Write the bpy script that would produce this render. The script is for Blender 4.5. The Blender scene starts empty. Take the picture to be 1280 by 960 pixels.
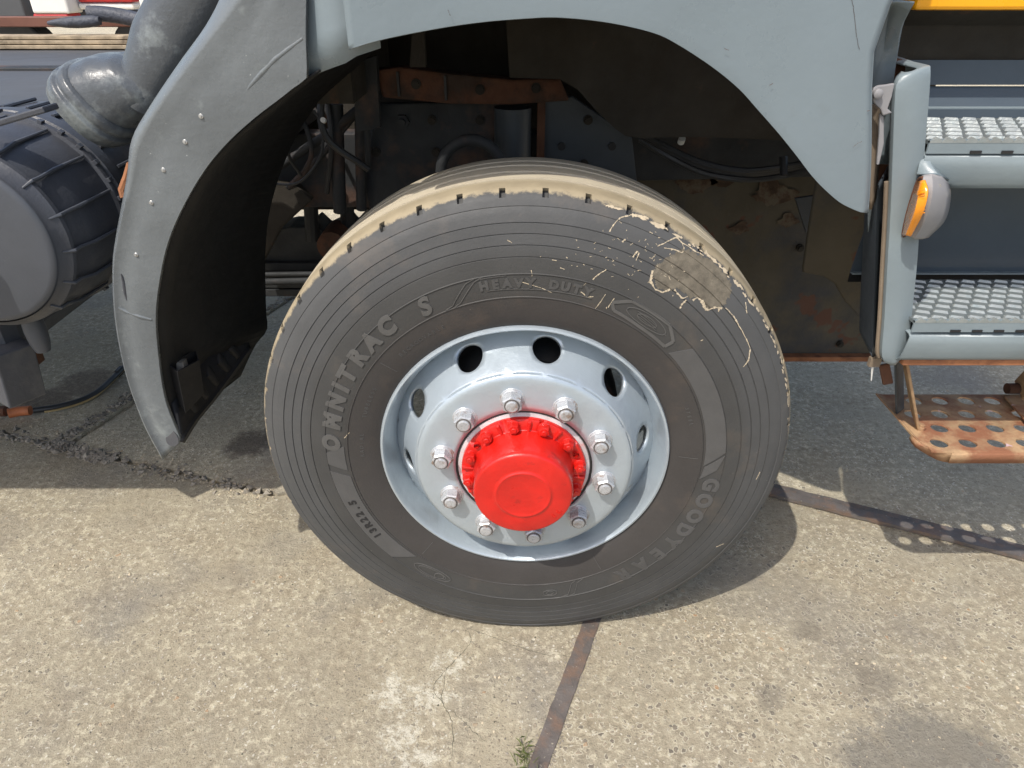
import bpy, bmesh, math, random
from mathutils import Vector, Matrix
random.seed(7)
sc = bpy.context.scene
COL = sc.collection
PI = math.pi

# ---------------------------------------------------------------- camera
CAM = Vector((-0.0297, -1.1791, 1.4200)); FPX = 863.7; PITCH = math.radians(30.79)
cd = bpy.data.cameras.new('camera'); cam = bpy.data.objects.new('camera', cd); COL.objects.link(cam)
cam.location = CAM; cam.rotation_euler = (PI/2 - PITCH, 0, 0)
cd.sensor_width = 36; cd.sensor_fit = 'HORIZONTAL'; cd.lens = FPX/1280*36
cd.clip_start = .02; cd.clip_end = 500
sc.camera = cam
# ---------------------------------------------------------------- light
SUNV = Vector((-0.42, -0.53, 1.0)).normalized()          # towards the sun
w = bpy.data.worlds.new('World'); sc.world = w; w.use_nodes = True
nt = w.node_tree; bg = nt.nodes['Background']
sky = nt.nodes.new('ShaderNodeTexSky'); sky.sky_type = 'NISHITA'; sky.sun_disc = False
sky.sun_elevation = math.asin(SUNV.z); sky.sun_rotation = math.atan2(SUNV.x, SUNV.y)
sky.air_density = 1.0; sky.dust_density = 3.0; sky.ozone_density = .5
nt.links.new(sky.outputs[0], bg.inputs[0]); bg.inputs[1].default_value = 0.15
sl = bpy.data.lights.new('sun', 'SUN'); sl.energy = 2.75; sl.angle = math.radians(.53); sl.color = (1, .955, .88)
so = bpy.data.objects.new('sun', sl); COL.objects.link(so)
so.rotation_euler = SUNV.to_track_quat('Z', 'Y').to_euler()
sc.view_settings.view_transform = 'Standard'; sc.view_settings.look = 'None'
sc.view_settings.exposure = 0.48; sc.view_settings.gamma = 1

# ---------------------------------------------------------------- measuring helpers
cP, sP = math.cos(PITCH), math.sin(PITCH)
def ray(px, py):
    u = (px-640)/FPX; v = (480-py)/FPX
    return Vector((u, cP + v*sP, -sP + v*cP))
def aty(px, py, Y):
    d = ray(px, py); t = (Y-CAM.y)/d.y; return CAM + d*t
def atz(px, py, Z=0.0):
    d = ray(px, py); t = (Z-CAM.z)/d.z; return CAM + d*t

# ---------------------------------------------------------------- materials
def mat(name, col=(.5,.5,.5), rough=.5, metal=0.0, var=.12, vscale=6, bump=0.0, bscale=60, dirt=None, dirt_amt=0.0, dirt_scale=4,
        spec=.5, speck=None, speck_amt=0.0, speck_scale=90, coat=0.0, rvar=.1):
    m = bpy.data.materials.new(name); m.use_nodes = True
    N = m.node_tree.nodes; L = m.node_tree.links; b = N['Principled BSDF']
    tc = N.new('ShaderNodeTexCoord')
    def noise(s, d=6, r=.6):
        n = N.new('ShaderNodeTexNoise'); n.inputs['Scale'].default_value = s; n.inputs['Detail'].default_value = d
        n.inputs['Roughness'].default_value = r; L.new(tc.outputs['Object'], n.inputs['Vector']); return n
    def ramp(src, lo, hi):
        r = N.new('ShaderNodeMapRange'); r.inputs[1].default_value = lo; r.inputs[2].default_value = hi
        r.clamp = True; L.new(src, r.inputs[0]); return r
    n1 = noise(vscale)
    mx = N.new('ShaderNodeMix'); mx.data_type = 'RGBA'
    mx.inputs[6].default_value = (*[c*(1-var) for c in col], 1); mx.inputs[7].default_value = (*[min(1, c*(1+var)) for c in col], 1)
    r1 = ramp(n1.outputs[0], .3, .7); L.new(r1.outputs[0], mx.inputs[0]); out = mx.outputs[2]
    if dirt:
        n2 = noise(dirt_scale, 9, .65); r2 = ramp(n2.outputs[0], .62-dirt_amt*.35, .72-dirt_amt*.25)
        m2 = N.new('ShaderNodeMix'); m2.data_type = 'RGBA'; L.new(r2.outputs[0], m2.inputs[0]); L.new(out, m2.inputs[6])
        m2.inputs[7].default_value = (*dirt, 1); out = m2.outputs[2]
    if speck:
        n3 = noise(speck_scale, 3, .7); r3 = ramp(n3.outputs[0], .72-speck_amt*.2, .76-speck_amt*.2)
        m3 = N.new('ShaderNodeMix'); m3.data_type = 'RGBA'; L.new(r3.outputs[0], m3.inputs[0]); L.new(out, m3.inputs[6])
        m3.inputs[7].default_value = (*speck, 1); out = m3.outputs[2]
    L.new(out, b.inputs['Base Color'])
    rr = N.new('ShaderNodeMapRange'); L.new(noise(vscale*3).outputs[0], rr.inputs[0])
    rr.inputs[1].default_value = .3; rr.inputs[2].default_value = .7
    rr.inputs[3].default_value = max(0, rough-rvar); rr.inputs[4].default_value = min(1, rough+rvar)
    L.new(rr.outputs[0], b.inputs['Roughness'])
    b.inputs['Metallic'].default_value = metal; b.inputs['Specular IOR Level'].default_value = spec
    b.inputs['Coat Weight'].default_value = coat
    if bump > 0:
        bp = N.new('ShaderNodeBump'); bp.inputs['Strength'].default_value = 1; bp.inputs['Distance'].default_value = bump
        L.new(noise(bscale, 5, .6).outputs[0], bp.inputs['Height']); L.new(bp.outputs[0], b.inputs['Normal'])
    return m

M = {}
M['wing'] = mat('grey_wing_paint', (.185,.226,.248), .33, var=.08, vscale=3, dirt=(.15,.175,.18), dirt_amt=.05, dirt_scale=3, speck=(.55,.58,.58), speck_amt=-.1, speck_scale=45, bump=.0004, bscale=90)
M['guard'] = mat('grey_plastic_paint', (.145,.16,.168), .29, var=.14, vscale=5, dirt=(.24,.265,.265), dirt_amt=.12, dirt_scale=9, speck=(.5,.52,.5), speck_amt=.02, speck_scale=75, bump=.0012, bscale=55)
M['step_paint'] = mat('grey_step_paint', (.20,.243,.262), .38, var=.1, vscale=5, dirt=(.30,.17,.09), dirt_amt=-.18, dirt_scale=9, bump=.0005, bscale=90)
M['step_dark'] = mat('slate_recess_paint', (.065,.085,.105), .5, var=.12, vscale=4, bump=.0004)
M['canister'] = mat('black_plastic', (.06,.064,.075), .42, var=.2, vscale=6, dirt=(.10,.10,.105), dirt_amt=.2, dirt_scale=5, bump=.0008, bscale=120)
M['canister_cap'] = mat('grey_blue_plastic', (.07,.076,.088), .42, var=.1, vscale=6, speck=(.35,.36,.38), speck_amt=-.1, bump=.0004, bscale=120)
M['duct'] = mat('dull_rubber_duct', (.085,.093,.10), .33, var=.2, vscale=9, dirt=(.20,.22,.22), dirt_amt=.25, dirt_scale=9, bump=.0015, bscale=70)
M['rivet'] = mat('bare_metal', (.42,.42,.41), .4, metal=.6)
M['liner'] = mat('black_liner', (.011,.0115,.012), .65, var=.3, spec=.25, speck=(.25,.24,.22), speck_amt=-.16, speck_scale=30, bump=.001)
M['flap'] = mat('black_flap', (.014,.014,.015), .6, var=.3, spec=.3, bump=.0015, bscale=40)
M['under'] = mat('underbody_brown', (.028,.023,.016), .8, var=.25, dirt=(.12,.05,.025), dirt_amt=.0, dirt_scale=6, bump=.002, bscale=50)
M['plate'] = mat('dirty_brown_plate', (.085,.072,.048), .75, var=.2, vscale=4, dirt=(.05,.05,.052), dirt_amt=.45, dirt_scale=3.5, speck=(.11,.05,.03), speck_amt=.55, speck_scale=8, bump=.002)
M['frame'] = mat('chassis_slate', (.025,.027,.029), .7, var=.3, dirt=(.09,.05,.035), dirt_amt=.3, dirt_scale=5, bump=.0015, bscale=50)
M['bluesteel'] = mat('dark_blue_steel', (.045,.055,.066), .45, var=.2, vscale=5, bump=.0006)
M['rust'] = mat('rust', (.30,.125,.055), .85, var=.4, vscale=14, dirt=(.14,.055,.03), dirt_amt=.35, dirt_scale=12, bump=.002, bscale=70)
M['rust_dark'] = mat('rust_dark', (.10,.042,.022), .85, var=.4, vscale=10, dirt=(.05,.03,.02), dirt_amt=.3, dirt_scale=9, bump=.002, bscale=60)
M['scab'] = mat('rust_scab', (.085,.052,.032), .9, var=.5, vscale=30, dirt=(.12,.10,.07), dirt_amt=.4, dirt_scale=30, bump=.002, bscale=90)
M['rust_tan'] = mat('rusty_worn_step', (.36,.235,.13), .75, var=.3, vscale=16, dirt=(.24,.10,.05), dirt_amt=.45, dirt_scale=10, speck=(.50,.36,.38), speck_amt=.25, speck_scale=22, bump=.0018, bscale=90)
M['black'] = mat('black_rubber', (.015,.015,.016), .55, var=.2)
M['hose'] = mat('dull_black_hose', (.03,.03,.03), .5, var=.2)
M['orange_lens'] = mat('orange_lens', (.85,.30,.01), .18, var=.06, vscale=30, coat=.5)
M['lamp_grey'] = mat('lamp_housing_grey', (.27,.265,.27), .45, var=.08)
M['yellow'] = mat('orange_yellow_paint', (.92,.40,.006), .3, var=.05, coat=.3, speck=(.95,.6,.2), speck_amt=-.2)
M['seal'] = mat('dusty_beige_seal', (.20,.155,.11), .8, var=.2, bump=.001)
M['wheel'] = mat('silver_white_wheel_paint', (.44,.50,.545), .38, var=.05, vscale=5, metal=.45, speck=(.22,.19,.17), speck_amt=-.22, speck_scale=50, dirt=(.42,.47,.52), dirt_amt=.2, bump=.0009, bscale=60, coat=.15)
M['nut'] = mat('painted_nut', (.46,.47,.48), .3, metal=.35, var=.1, vscale=60, dirt=(.26,.19,.15), dirt_amt=.2, dirt_scale=45, bump=.0005, bscale=200)
M['red'] = mat('bright_red_paint', (.56,.012,.007), .36, dirt=(.34,.012,.008), dirt_amt=.08, dirt_scale=22, var=.15, vscale=14, coat=.25, bump=.0012, bscale=60, speck=(.30,.02,.015), speck_amt=-.1, speck_scale=60)
M['stud_groove_shade'] = mat('stud_groove_dark', (.10,.09,.085), .5)  # dark tone for the shade in the groove round each stud
M['dark_gap'] = mat('dark_hub_gap', (.02,.018,.018), .6)
M['worn_ring'] = mat('worn_steel_ring', (.55,.50,.50), .4, var=.2, vscale=30, dirt=(.75,.15,.12), dirt_amt=.3, dirt_scale=22)
M['chrome'] = mat('scuffed_tread_steel', (.30,.325,.32), .36, metal=.35, var=.15, vscale=30, dirt=(.25,.29,.29), dirt_amt=.3, dirt_scale=60, bump=.001, bscale=120)
M['tread_dark'] = mat('tread_plate_grey', (.13,.15,.155), .5, metal=.1, var=.15, vscale=30)
M['mud_cream'] = mat('dried_cream_mud', (.50,.42,.30), .9, var=.15, vscale=60, bump=.001, bscale=300)
M['mud_tan'] = mat('dried_tan_mud', (.135,.118,.09), .95, var=.32, vscale=70, bump=.0012, bscale=350)
M['plate_rubber'] = mat('smooth_grey_rubber', (.078,.077,.076), .5, var=.08, vscale=30, bump=.0003, bscale=200)
M['wood'] = mat('weathered_wood', (.34,.27,.18), .8, var=.4, vscale=20, dirt=(.12,.09,.06), dirt_amt=.3, dirt_scale=9)
M['bed_grey'] = mat('flatbed_grey', (.07,.073,.078), .6, var=.15, vscale=2)
M['white'] = mat('white_vehicle_paint', (.75,.73,.68), .4, var=.04)
M['redveh'] = mat('red_vehicle_paint', (.42,.02,.02), .4)
M['brownbeam'] = mat('red_brown_beam', (.17,.07,.045), .6, var=.2)
M['tarp'] = mat('dark_tarp', (.05,.055,.07), .6, var=.3, vscale=20, bump=.01, bscale=20)
M['strip'] = mat('steel_edge_strip', (.12,.105,.095), .6, metal=.15, var=.3, vscale=14, dirt=(.17,.115,.085), dirt_amt=.4, dirt_scale=20, speck=(.36,.32,.25), speck_amt=.3, speck_scale=120, bump=.0015, bscale=120)
M['fitting'] = mat('orange_fitting', (.50,.16,.06), .6, var=.2, vscale=30)
M['rubble'] = mat('crumbled_concrete', (.27,.24,.195), .95, var=.5, vscale=20, bump=.003, bscale=90)
M['soil'] = mat('joint_dirt', (.09,.085,.06), .95, var=.5, vscale=30, bump=.004, bscale=60)
M['grass'] = mat('grass_blade', (.12,.15,.04), .6, var=.3)
M['silver_hose'] = mat('pale_clip', (.7,.7,.66), .4)

def concrete(name, sandy=.5, seed=0.0, base=1.0):
    m = bpy.data.materials.new(name); m.use_nodes = True
    N = m.node_tree.nodes; L = m.node_tree.links; b = N['Principled BSDF']
    tc = N.new('ShaderNodeTexCoord'); mp = N.new('ShaderNodeMapping'); mp.inputs['Location'].default_value = (seed, seed*.7, 0)
    L.new(tc.outputs['Object'], mp.inputs[0]); V = mp.outputs[0]
    def noise(s, d=6, r=.6, vec=V):
        n = N.new('ShaderNodeTexNoise'); n.inputs['Scale'].default_value = s; n.inputs['Detail'].default_value = d
        n.inputs['Roughness'].default_value = r; L.new(vec, n.inputs['Vector']); return n.outputs[0]
    def rng(src, lo, hi, a=0., c=1.):
        r = N.new('ShaderNodeMapRange'); r.inputs[1].default_value = lo; r.inputs[2].default_value = hi
        r.inputs[3].default_value = a; r.inputs[4].default_value = c; L.new(src, r.inputs[0]); return r.outputs[0]
    def mix(f, a, c, mode='MIX'):
        x = N.new('ShaderNodeMix'); x.data_type = 'RGBA'; x.blend_type = mode
        if isinstance(f, float): x.inputs[0].default_value = f
        else: L.new(f, x.inputs[0])
        for k, s in ((6, a), (7, c)):
            if isinstance(s, tuple): x.inputs[k].default_value = (*s, 1)
            else: L.new(s, x.inputs[k])
        return x.outputs[2]
    def mul(a, c):
        x = N.new('ShaderNodeMath'); x.operation = 'MULTIPLY'
        for k, s in ((0, a), (1, c)):
            if isinstance(s, float): x.inputs[k].default_value = s
            else: L.new(s, x.inputs[k])
        return x.outputs[0]
    def add(a, c):
        x = N.new('ShaderNodeMath'); x.operation = 'ADD'; L.new(a, x.inputs[0]); L.new(c, x.inputs[1]); return x.outputs[0]
    # warped coordinates so that cells are not regular
    wn = N.new('ShaderNodeTexNoise'); wn.inputs['Scale'].default_value = 60; wn.inputs['Detail'].default_value = 3; L.new(V, wn.inputs['Vector'])
    ws = N.new('ShaderNodeVectorMath'); ws.operation = 'SCALE'; ws.inputs[3].default_value = .020; L.new(wn.outputs['Color'], ws.inputs[0])
    wa = N.new('ShaderNodeVectorMath'); wa.operation = 'ADD'; L.new(V, wa.inputs[0]); L.new(ws.outputs[0], wa.inputs[1])
    def voro(s, feat='F1'):
        v = N.new('ShaderNodeTexVoronoi'); v.feature = feat; v.inputs['Scale'].default_value = s; L.new(wa.outputs[0], v.inputs['Vector']); return v
    big = noise(1.6, 5); mid = noise(9, 6); fine = noise(75, 6, .7); grit = noise(260, 4, .7)
    patch = noise(3.4, 5, .6); patch2 = noise(6.5, 5, .6)
    c = mix(rng(big, .35, .65), (.315*base,.272*base,.19*base), (.405*base,.355*base,.257*base))
    c = mix(rng(mid, .40, .66, 0, .55), c, (.255*base,.225*base,.175*base))
    c = mix(rng(noise(5.5, 7, .65), .47, .62, 0, .5), c, (.245*base,.195*base,.13*base))
    c = mix(rng(grit, .38, .62, 0, .32), c, (.50*base,.45*base,.34*base))
    c = mix(rng(fine, .45, .60, 0, .35), c, (.44*base,.39*base,.285*base))
    # flaky light scabs and dark pits, in patches
    fl = noise(46, 9, .76)
    c = mix(mul(rng(fl, .53, .575), rng(patch, .36, .52, .15, .80)), c, (.57*base,.51*base,.375*base))
    c = mix(mul(rng(fl, .455, .42), rng(patch2, .40, .58, .1, .55)), c, (.20*base,.165*base,.115*base))
    v2 = voro(150); g = N.new('ShaderNodeSeparateColor'); L.new(v2.outputs['Color'], g.inputs[0])
    gm = rng(v2.outputs['Distance'], .42, .34)
    c = mix(mul(mul(rng(g.outputs[0], .70, .74), gm), rng(patch2, .58, .42)), c, (.23*base,.195*base,.145*base))
    c = mix(mul(mul(rng(g.outputs[1], .88, .92), gm), rng(patch, .4, .55)), c, (.64*base,.60*base,.50*base))
    # pebbles
    v1 = voro(60 if sandy > .6 else 58); p = N.new('ShaderNodeSeparateColor'); L.new(v1.outputs['Color'], p.inputs[0])
    sz = rng(p.outputs[2], 0, 1, .16, .40)
    dd = N.new('ShaderNodeMath'); dd.operation = 'DIVIDE'; L.new(v1.outputs['Distance'], dd.inputs[0]); L.new(sz, dd.inputs[1]); dd = dd.outputs[0]
    body = rng(dd, 1.02, .88)
    pres = rng(p.outputs[0], .72-sandy*.0, .76) if sandy > .6 else rng(p.outputs[0], .30, .34)
    wear = rng(noise(3.1, 5), .34, .50)
    peb = mul(mul(body, pres), wear)
    pc = mix(rng(p.outputs[1], .1, .9), (.15*base,.13*base,.105*base), (.34*base,.28*base,.20*base))
    pc = mix(rng(p.outputs[1], .955, .965), pc, (.42*base,.26*base,.14*base))
    rim = mul(mul(rng(dd, 1.45, 1.10), pres), wear)
    c = mix(mul(rim, .5 if sandy > .6 else .85), c, (.56*base,.51*base,.39*base))
    c = mix(mul(peb, .8 if sandy > .6 else .95), c, mix(rng(fine, .42, .6, 0, .45), pc, (.42*base,.37*base,.28*base)))
    # grey wear stains
    c = mix(rng(noise(2.3, 4, .5), .55, .72, 0, .55), c, (.20*base,.19*base,.175*base))
    dots = rng(noise(24, 2, .5), .70, .78, 0, .5); c = mix(dots, c, (.16*base,.13*base,.10*base))
    L.new(c, b.inputs['Base Color'])
    b.inputs['Roughness'].default_value = .92; b.inputs['Specular IOR Level'].default_value = .25
    h = add(mul(fine, .45), mul(grit, .22)); h = add(h, mul(fl, 1.0)); h = add(h, mul(rng(v2.outputs['Distance'], 0, .6, 1, 0), .10)); h = add(h, mul(mid, .5)); h = add(h, mul(peb, .25))
    bp = N.new('ShaderNodeBump'); bp.inputs['Strength'].default_value = .9; bp.inputs['Distance'].default_value = .0065; L.new(h, bp.inputs['Height']); L.new(bp.outputs[0], b.inputs['Normal'])
    return m, mix, rng, noise, N, L, b
M['conc_a'] = concrete('concrete_flaky', .8, 0, .92)[0]
M['conc_b'] = concrete('concrete_pebbled', .3, 3.3, .92)[0]
M['conc_c'] = concrete('concrete_lifted', .8, 7.1, 1.2)[0]  # paler base lifts the slabs that lie in the truck's shade

# lime patch on the left slab: mix into conc_a around a few centres (a real stain, with a shape of its own)
def add_spots(m, spots, col, nscale=22, amt=1.0, thr=(.46,.6)):
    N = m.node_tree.nodes; L = m.node_tree.links; b = N['Principled BSDF']
    src = b.inputs['Base Color'].links[0].from_socket
    geo = N.new('ShaderNodeNewGeometry'); acc = None
    for (x, y, r) in spots:
        d = N.new('ShaderNodeVectorMath'); d.operation = 'DISTANCE'; L.new(geo.outputs['Position'], d.inputs[0]); d.inputs[1].default_value = (x, y, 0)
        k = N.new('ShaderNodeMapRange'); k.inputs[1].default_value = r; k.inputs[2].default_value = r*.2; L.new(d.outputs['Value'], k.inputs[0])
        if acc is None: acc = k.outputs[0]
        else:
            a = N.new('ShaderNodeMath'); a.operation = 'MAXIMUM'; L.new(acc, a.inputs[0]); L.new(k.outputs[0], a.inputs[1]); acc = a.outputs[0]
    n = N.new('ShaderNodeTexNoise'); n.inputs['Scale'].default_value = nscale; n.inputs['Detail'].default_value = 10; n.inputs['Roughness'].default_value = .82
    L.new(geo.outputs['Position'], n.inputs['Vector'])
    a = N.new('ShaderNodeMath'); a.operation = 'MULTIPLY_ADD'; L.new(acc, a.inputs[0]); a.inputs[1].default_value = .35; L.new(n.outputs[0], a.inputs[2])
    k = N.new('ShaderNodeMapRange'); k.inputs[1].default_value = thr[0]+.2; k.inputs[2].default_value = thr[1]+.2; k.inputs[4].default_value = amt; L.new(a.outputs[0], k.inputs[0])
    f = N.new('ShaderNodeMath'); f.operation = 'MULTIPLY'; L.new(k.outputs[0], f.inputs[0])
    c2 = N.new('ShaderNodeMapRange'); c2.inputs[1].default_value = 0; c2.inputs[2].default_value = .15; L.new(acc, c2.inputs[0]); L.new(c2.outputs[0], f.inputs[1])
    x = N.new('ShaderNodeMix'); x.data_type = 'RGBA'; L.new(f.outputs[0], x.inputs[0]); L.new(src, x.inputs[6]); x.inputs[7].default_value = (*col, 1)
    L.new(x.outputs[2], b.inputs['Base Color'])
def G(px, py): p = atz(px, py); return p.x, p.y
add_spots(M['conc_a'], [(*G(490,865), .16), (*G(505,915), .15), (*G(540,870), .14), (*G(560,830), .12), (*G(520,945),.13)], (.60,.57,.47), 34, .8, (.61,.70))
add_spots(M['conc_a'], [(*G(610,790), .05), (*G(650,805), .05), (*G(690,820), .05), (*G(585,800), .04)], (.58,.53,.41), 40, .7, (.59,.68))
add_spots(M['conc_b'], [(*G(1150,935), .13), (*G(1090,950), .1), (*G(1220,945), .11), (*G(1180,925), .09)], (.13,.125,.115), 22, .6, (.30,.56))
add_spots(M['conc_b'], [(*G(1010,790), .05), (*G(1090,850), .07), (*G(960,870),.05)], (.17,.15,.12), 16, .5, (.38,.52))
add_spots(M['conc_c'], [(*G(310,555), .10), (*G(345,545), .08)], (.06,.045,.04), 10, .7, (.3,.5))
add_spots(M['conc_c'], [(*G(110,480), .14), (*G(60,500), .12)], (.10,.07,.055), 8, .6, (.3,.5))

# tyre rubber: dusty sidewall, chalky shoulder, tan tread
def tyre_material():
    m = mat('tyre_rubber', (.051,.051,.050), .62, var=.10, vscale=9, bump=.0006, bscale=160, dirt=(.072,.065,.058), dirt_amt=.2, dirt_scale=6,
            speck=(.16,.15,.135), speck_amt=-.05, speck_scale=110, spec=.35)
    N = m.node_tree.nodes; L = m.node_tree.links; b = N['Principled BSDF']
    src = b.inputs['Base Color'].links[0].from_socket
    tc = N.new('ShaderNodeTexCoord'); sp = N.new('ShaderNodeSeparateXYZ'); L.new(tc.outputs['Object'], sp.inputs[0])
    cb = N.new('ShaderNodeCombineXYZ'); L.new(sp.outputs[0], cb.inputs[0]); L.new(sp.outputs[2], cb.inputs[2])
    ln = N.new('ShaderNodeVectorMath'); ln.operation = 'LENGTH'; L.new(cb.outputs[0], ln.inputs[0])
    n = N.new('ShaderNodeTexNoise'); n.inputs['Scale'].default_value = 34; n.inputs['Detail'].default_value = 10; n.inputs['Roughness'].default_value = .8; L.new(tc.outputs['Object'], n.inputs['Vector'])
    tr = N.new('ShaderNodeValToRGB'); rm = N.new('ShaderNodeMapRange'); L.new(ln.outputs['Value'], rm.inputs[0]); rm.inputs[1].default_value = .29; rm.inputs[2].default_value = .56; L.new(rm.outputs[0], tr.inputs[0])
    el = tr.color_ramp.elements; el[0].position = 0; el[0].color = (.95,.86,.82,1); el[1].position = 1; el[1].color = (1.35,1.37,1.40,1)
    for p_, c_ in ((.27,(.98,.90,.86,1)), (.33,(1.05,1.03,1.0,1)), (.55,(1.08,1.07,1.05,1)), (.66,(1.35,1.36,1.38,1)), (.92,(1.45,1.47,1.5,1))):
        q = el.new(p_); q.color = c_
    tm = N.new('ShaderNodeMix'); tm.data_type = 'RGBA'; tm.blend_type = 'MULTIPLY'; tm.inputs[0].default_value = 1; L.new(src, tm.inputs[6]); L.new(tr.outputs[0], tm.inputs[7]); src = tm.outputs[2]
    # radius threshold grows towards the ground side so that the chalk only covers the upper half
    a = N.new('ShaderNodeMath'); a.operation = 'MULTIPLY_ADD'; L.new(n.outputs[0], a.inputs[0]); a.inputs[1].default_value = .026; L.new(ln.outputs['Value'], a.inputs[2])
    zz = N.new('ShaderNodeMapRange'); L.new(sp.outputs[2], zz.inputs[0]); zz.inputs[1].default_value = -.05; zz.inputs[2].default_value = -.2; zz.inputs[3].default_value = 0; zz.inputs[4].default_value = -.012
    a2 = N.new('ShaderNodeMath'); a2.operation = 'ADD'; L.new(a.outputs[0], a2.inputs[0]); L.new(zz.outputs[0], a2.inputs[1])
    k = N.new('ShaderNodeMapRange'); L.new(a2.outputs[0], k.inputs[0]); k.inputs[1].default_value = .5600; k.inputs[2].default_value = .5640
    n2 = N.new('ShaderNodeTexNoise'); n2.inputs['Scale'].default_value = 30; n2.inputs['Detail'].default_value = 8; L.new(tc.outputs['Object'], n2.inputs['Vector'])
    d = N.new('ShaderNodeMix'); d.data_type = 'RGBA'; L.new(n2.outputs[0], d.inputs[0]); d.inputs[6].default_value = (.24,.20,.135,1); d.inputs[7].default_value = (.40,.335,.225,1)
    # inboard ribs coloured paler, lifting them out of the wing's shade
    yk = N.new('ShaderNodeMapRange'); L.new(sp.outputs[1], yk.inputs[0]); yk.inputs[1].default_value = -.085; yk.inputs[2].default_value = -.055
    d2 = N.new('ShaderNodeMix'); d2.data_type = 'RGBA'; L.new(yk.outputs[0], d2.inputs[0]); L.new(d.outputs[2], d2.inputs[6]); d2.inputs[7].default_value = (.50,.44,.33,1)
    x = N.new('ShaderNodeMix'); x.data_type = 'RGBA'; L.new(k.outputs[0], x.inputs[0]); L.new(src, x.inputs[6]); L.new(d2.outputs[2], x.inputs[7])
    L.new(x.outputs[2], b.inputs['Base Color'])
    return m
M['tyre'] = tyre_material()
M['letter_dim'] = mat('dim_letter_rubber', (.066,.065,.063), .55, var=.12, vscale=40)
M['letter'] = mat('scuffed_letter_rubber', (.088,.086,.082), .55, var=.12, vscale=40, bump=.0004, bscale=200)

# ---------------------------------------------------------------- mesh helpers
def link(name, me, m=None, parent=None, kind=None, label=None):
    o = bpy.data.objects.new(name, me); COL.objects.link(o)
    if m is not None and me is not None: me.materials.append(m)
    if parent is not None: o.parent = parent
    if kind: o['kind'] = kind
    if label: o['label'] = label
    return o
def raw(name, vs, fs, m, parent=None, smooth=False, kind=None, label=None, solid=0, offset=-1, bevel=0, sharp=40):
    me = bpy.data.meshes.new(name); me.from_pydata([tuple(v) for v in vs], [], fs); me.validate()
    bm = bmesh.new(); bm.from_mesh(me); bmesh.ops.remove_doubles(bm, verts=bm.verts, dist=1e-6); bmesh.ops.recalc_face_normals(bm, faces=bm.faces); bm.to_mesh(me); bm.free()
    me.update(); o = link(name, me, m, parent, kind, label)
    if smooth:
        for p in me.polygons: p.use_smooth = True
        me.set_sharp_from_angle(angle=math.radians(sharp))
    if solid:
        s = o.modifiers.new('solid', 'SOLIDIFY'); s.thickness = solid; s.offset = offset
    if bevel:
        s = o.modifiers.new('bevel', 'BEVEL'); s.width = bevel; s.segments = 2; s.limit_method = 'ANGLE'; s.angle_limit = math.radians(40)
    return o
class MB:
    def __init__(s): s.v = []; s.f = []
    def add(s, vs, fs):
        n = len(s.v); s.v += [tuple(v) for v in vs]; s.f += [tuple(i+n for i in f) for f in fs]
    def box(s, c, d, R=None):
        c = Vector(c); hx, hy, hz = d[0]/2, d[1]/2, d[2]/2
        vs = [Vector((x, y, z)) for x in (-hx, hx) for y in (-hy, hy) for z in (-hz, hz)]
        if R is not None: vs = [R @ q for q in vs]
        s.add([c+q for q in vs], [(0,1,3,2), (4,6,7,5), (0,4,5,1), (2,3,7,6), (0,2,6,4), (1,5,7,3)])
    def tube(s, pts, rad, n=10, cap=True):
        pts = [Vector(p) for p in pts]; N = len(pts)
        rads = rad if isinstance(rad, (list, tuple)) else [rad]*N
        up = Vector((0,0,1)); rings = []
        prev = None
        for i, p in enumerate(pts):
            t = (pts[min(i+1, N-1)] - pts[max(i-1, 0)]).normalized()
            if prev is None:
                a = t.cross(up if abs(t.z) < .95 else Vector((1,0,0))).normalized()
            else: a = (prev - t*prev.dot(t)).normalized()
            prev = a; b = t.cross(a)
            rings.append([p + (a*math.cos(2*PI*k/n) + b*math.sin(2*PI*k/n))*rads[i] for k in range(n)])
        vs = [q for r in rings for q in r]; fs = []
        for i in range(N-1):
            for k in range(n): fs.append((i*n+k, i*n+(k+1) % n, (i+1)*n+(k+1) % n, (i+1)*n+k))
        if cap: fs.append(tuple(range(n))); fs.append(tuple((N-1)*n+k for k in range(n)))
        s.add(vs, fs)
    def prism(s, outline, d):
        """outline: list of 3-D points, extruded by vector d"""
        n = len(outline); d = Vector(d); a = [Vector(p) for p in outline]
        fs = [tuple(range(n)), tuple(n+i for i in range(n))[::-1]] + [(i, (i+1) % n, n+(i+1) % n, n+i) for i in range(n)]
        s.add(a + [p+d for p in a], fs)
    def build(s, name, m, parent=None, **k): return raw(name, s.v, s.f, m, parent, **k)
def smooth_line(pts, n):
    """Catmull-Rom through pts, resampled to n points by length"""
    P = [Vector(p) for p in pts]; Q = [P[0]*2-P[1]] + P + [P[-1]*2-P[-2]]; out = []
    for i in range(1, len(Q)-2):
        for k in range(16):
            t = k/16; a, b, c, d = Q[i-1], Q[i], Q[i+1], Q[i+2]
            out.append(.5*((2*b)+(c-a)*t+(2*a-5*b+4*c-d)*t*t+(3*b-a-3*c+d)*t**3))
    out.append(P[-1]); L = [0]
    for i in range(1, len(out)): L.append(L[-1]+(out[i]-out[i-1]).length)
    res = []; j = 0
    for k in range(n):
        s = L[-1]*k/(n-1)
        while j < len(L)-2 and L[j+1] < s: j += 1
        f = (s-L[j])/max(1e-9, L[j+1]-L[j]); res.append(out[j].lerp(out[j+1], min(1, f)))
    return res
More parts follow.
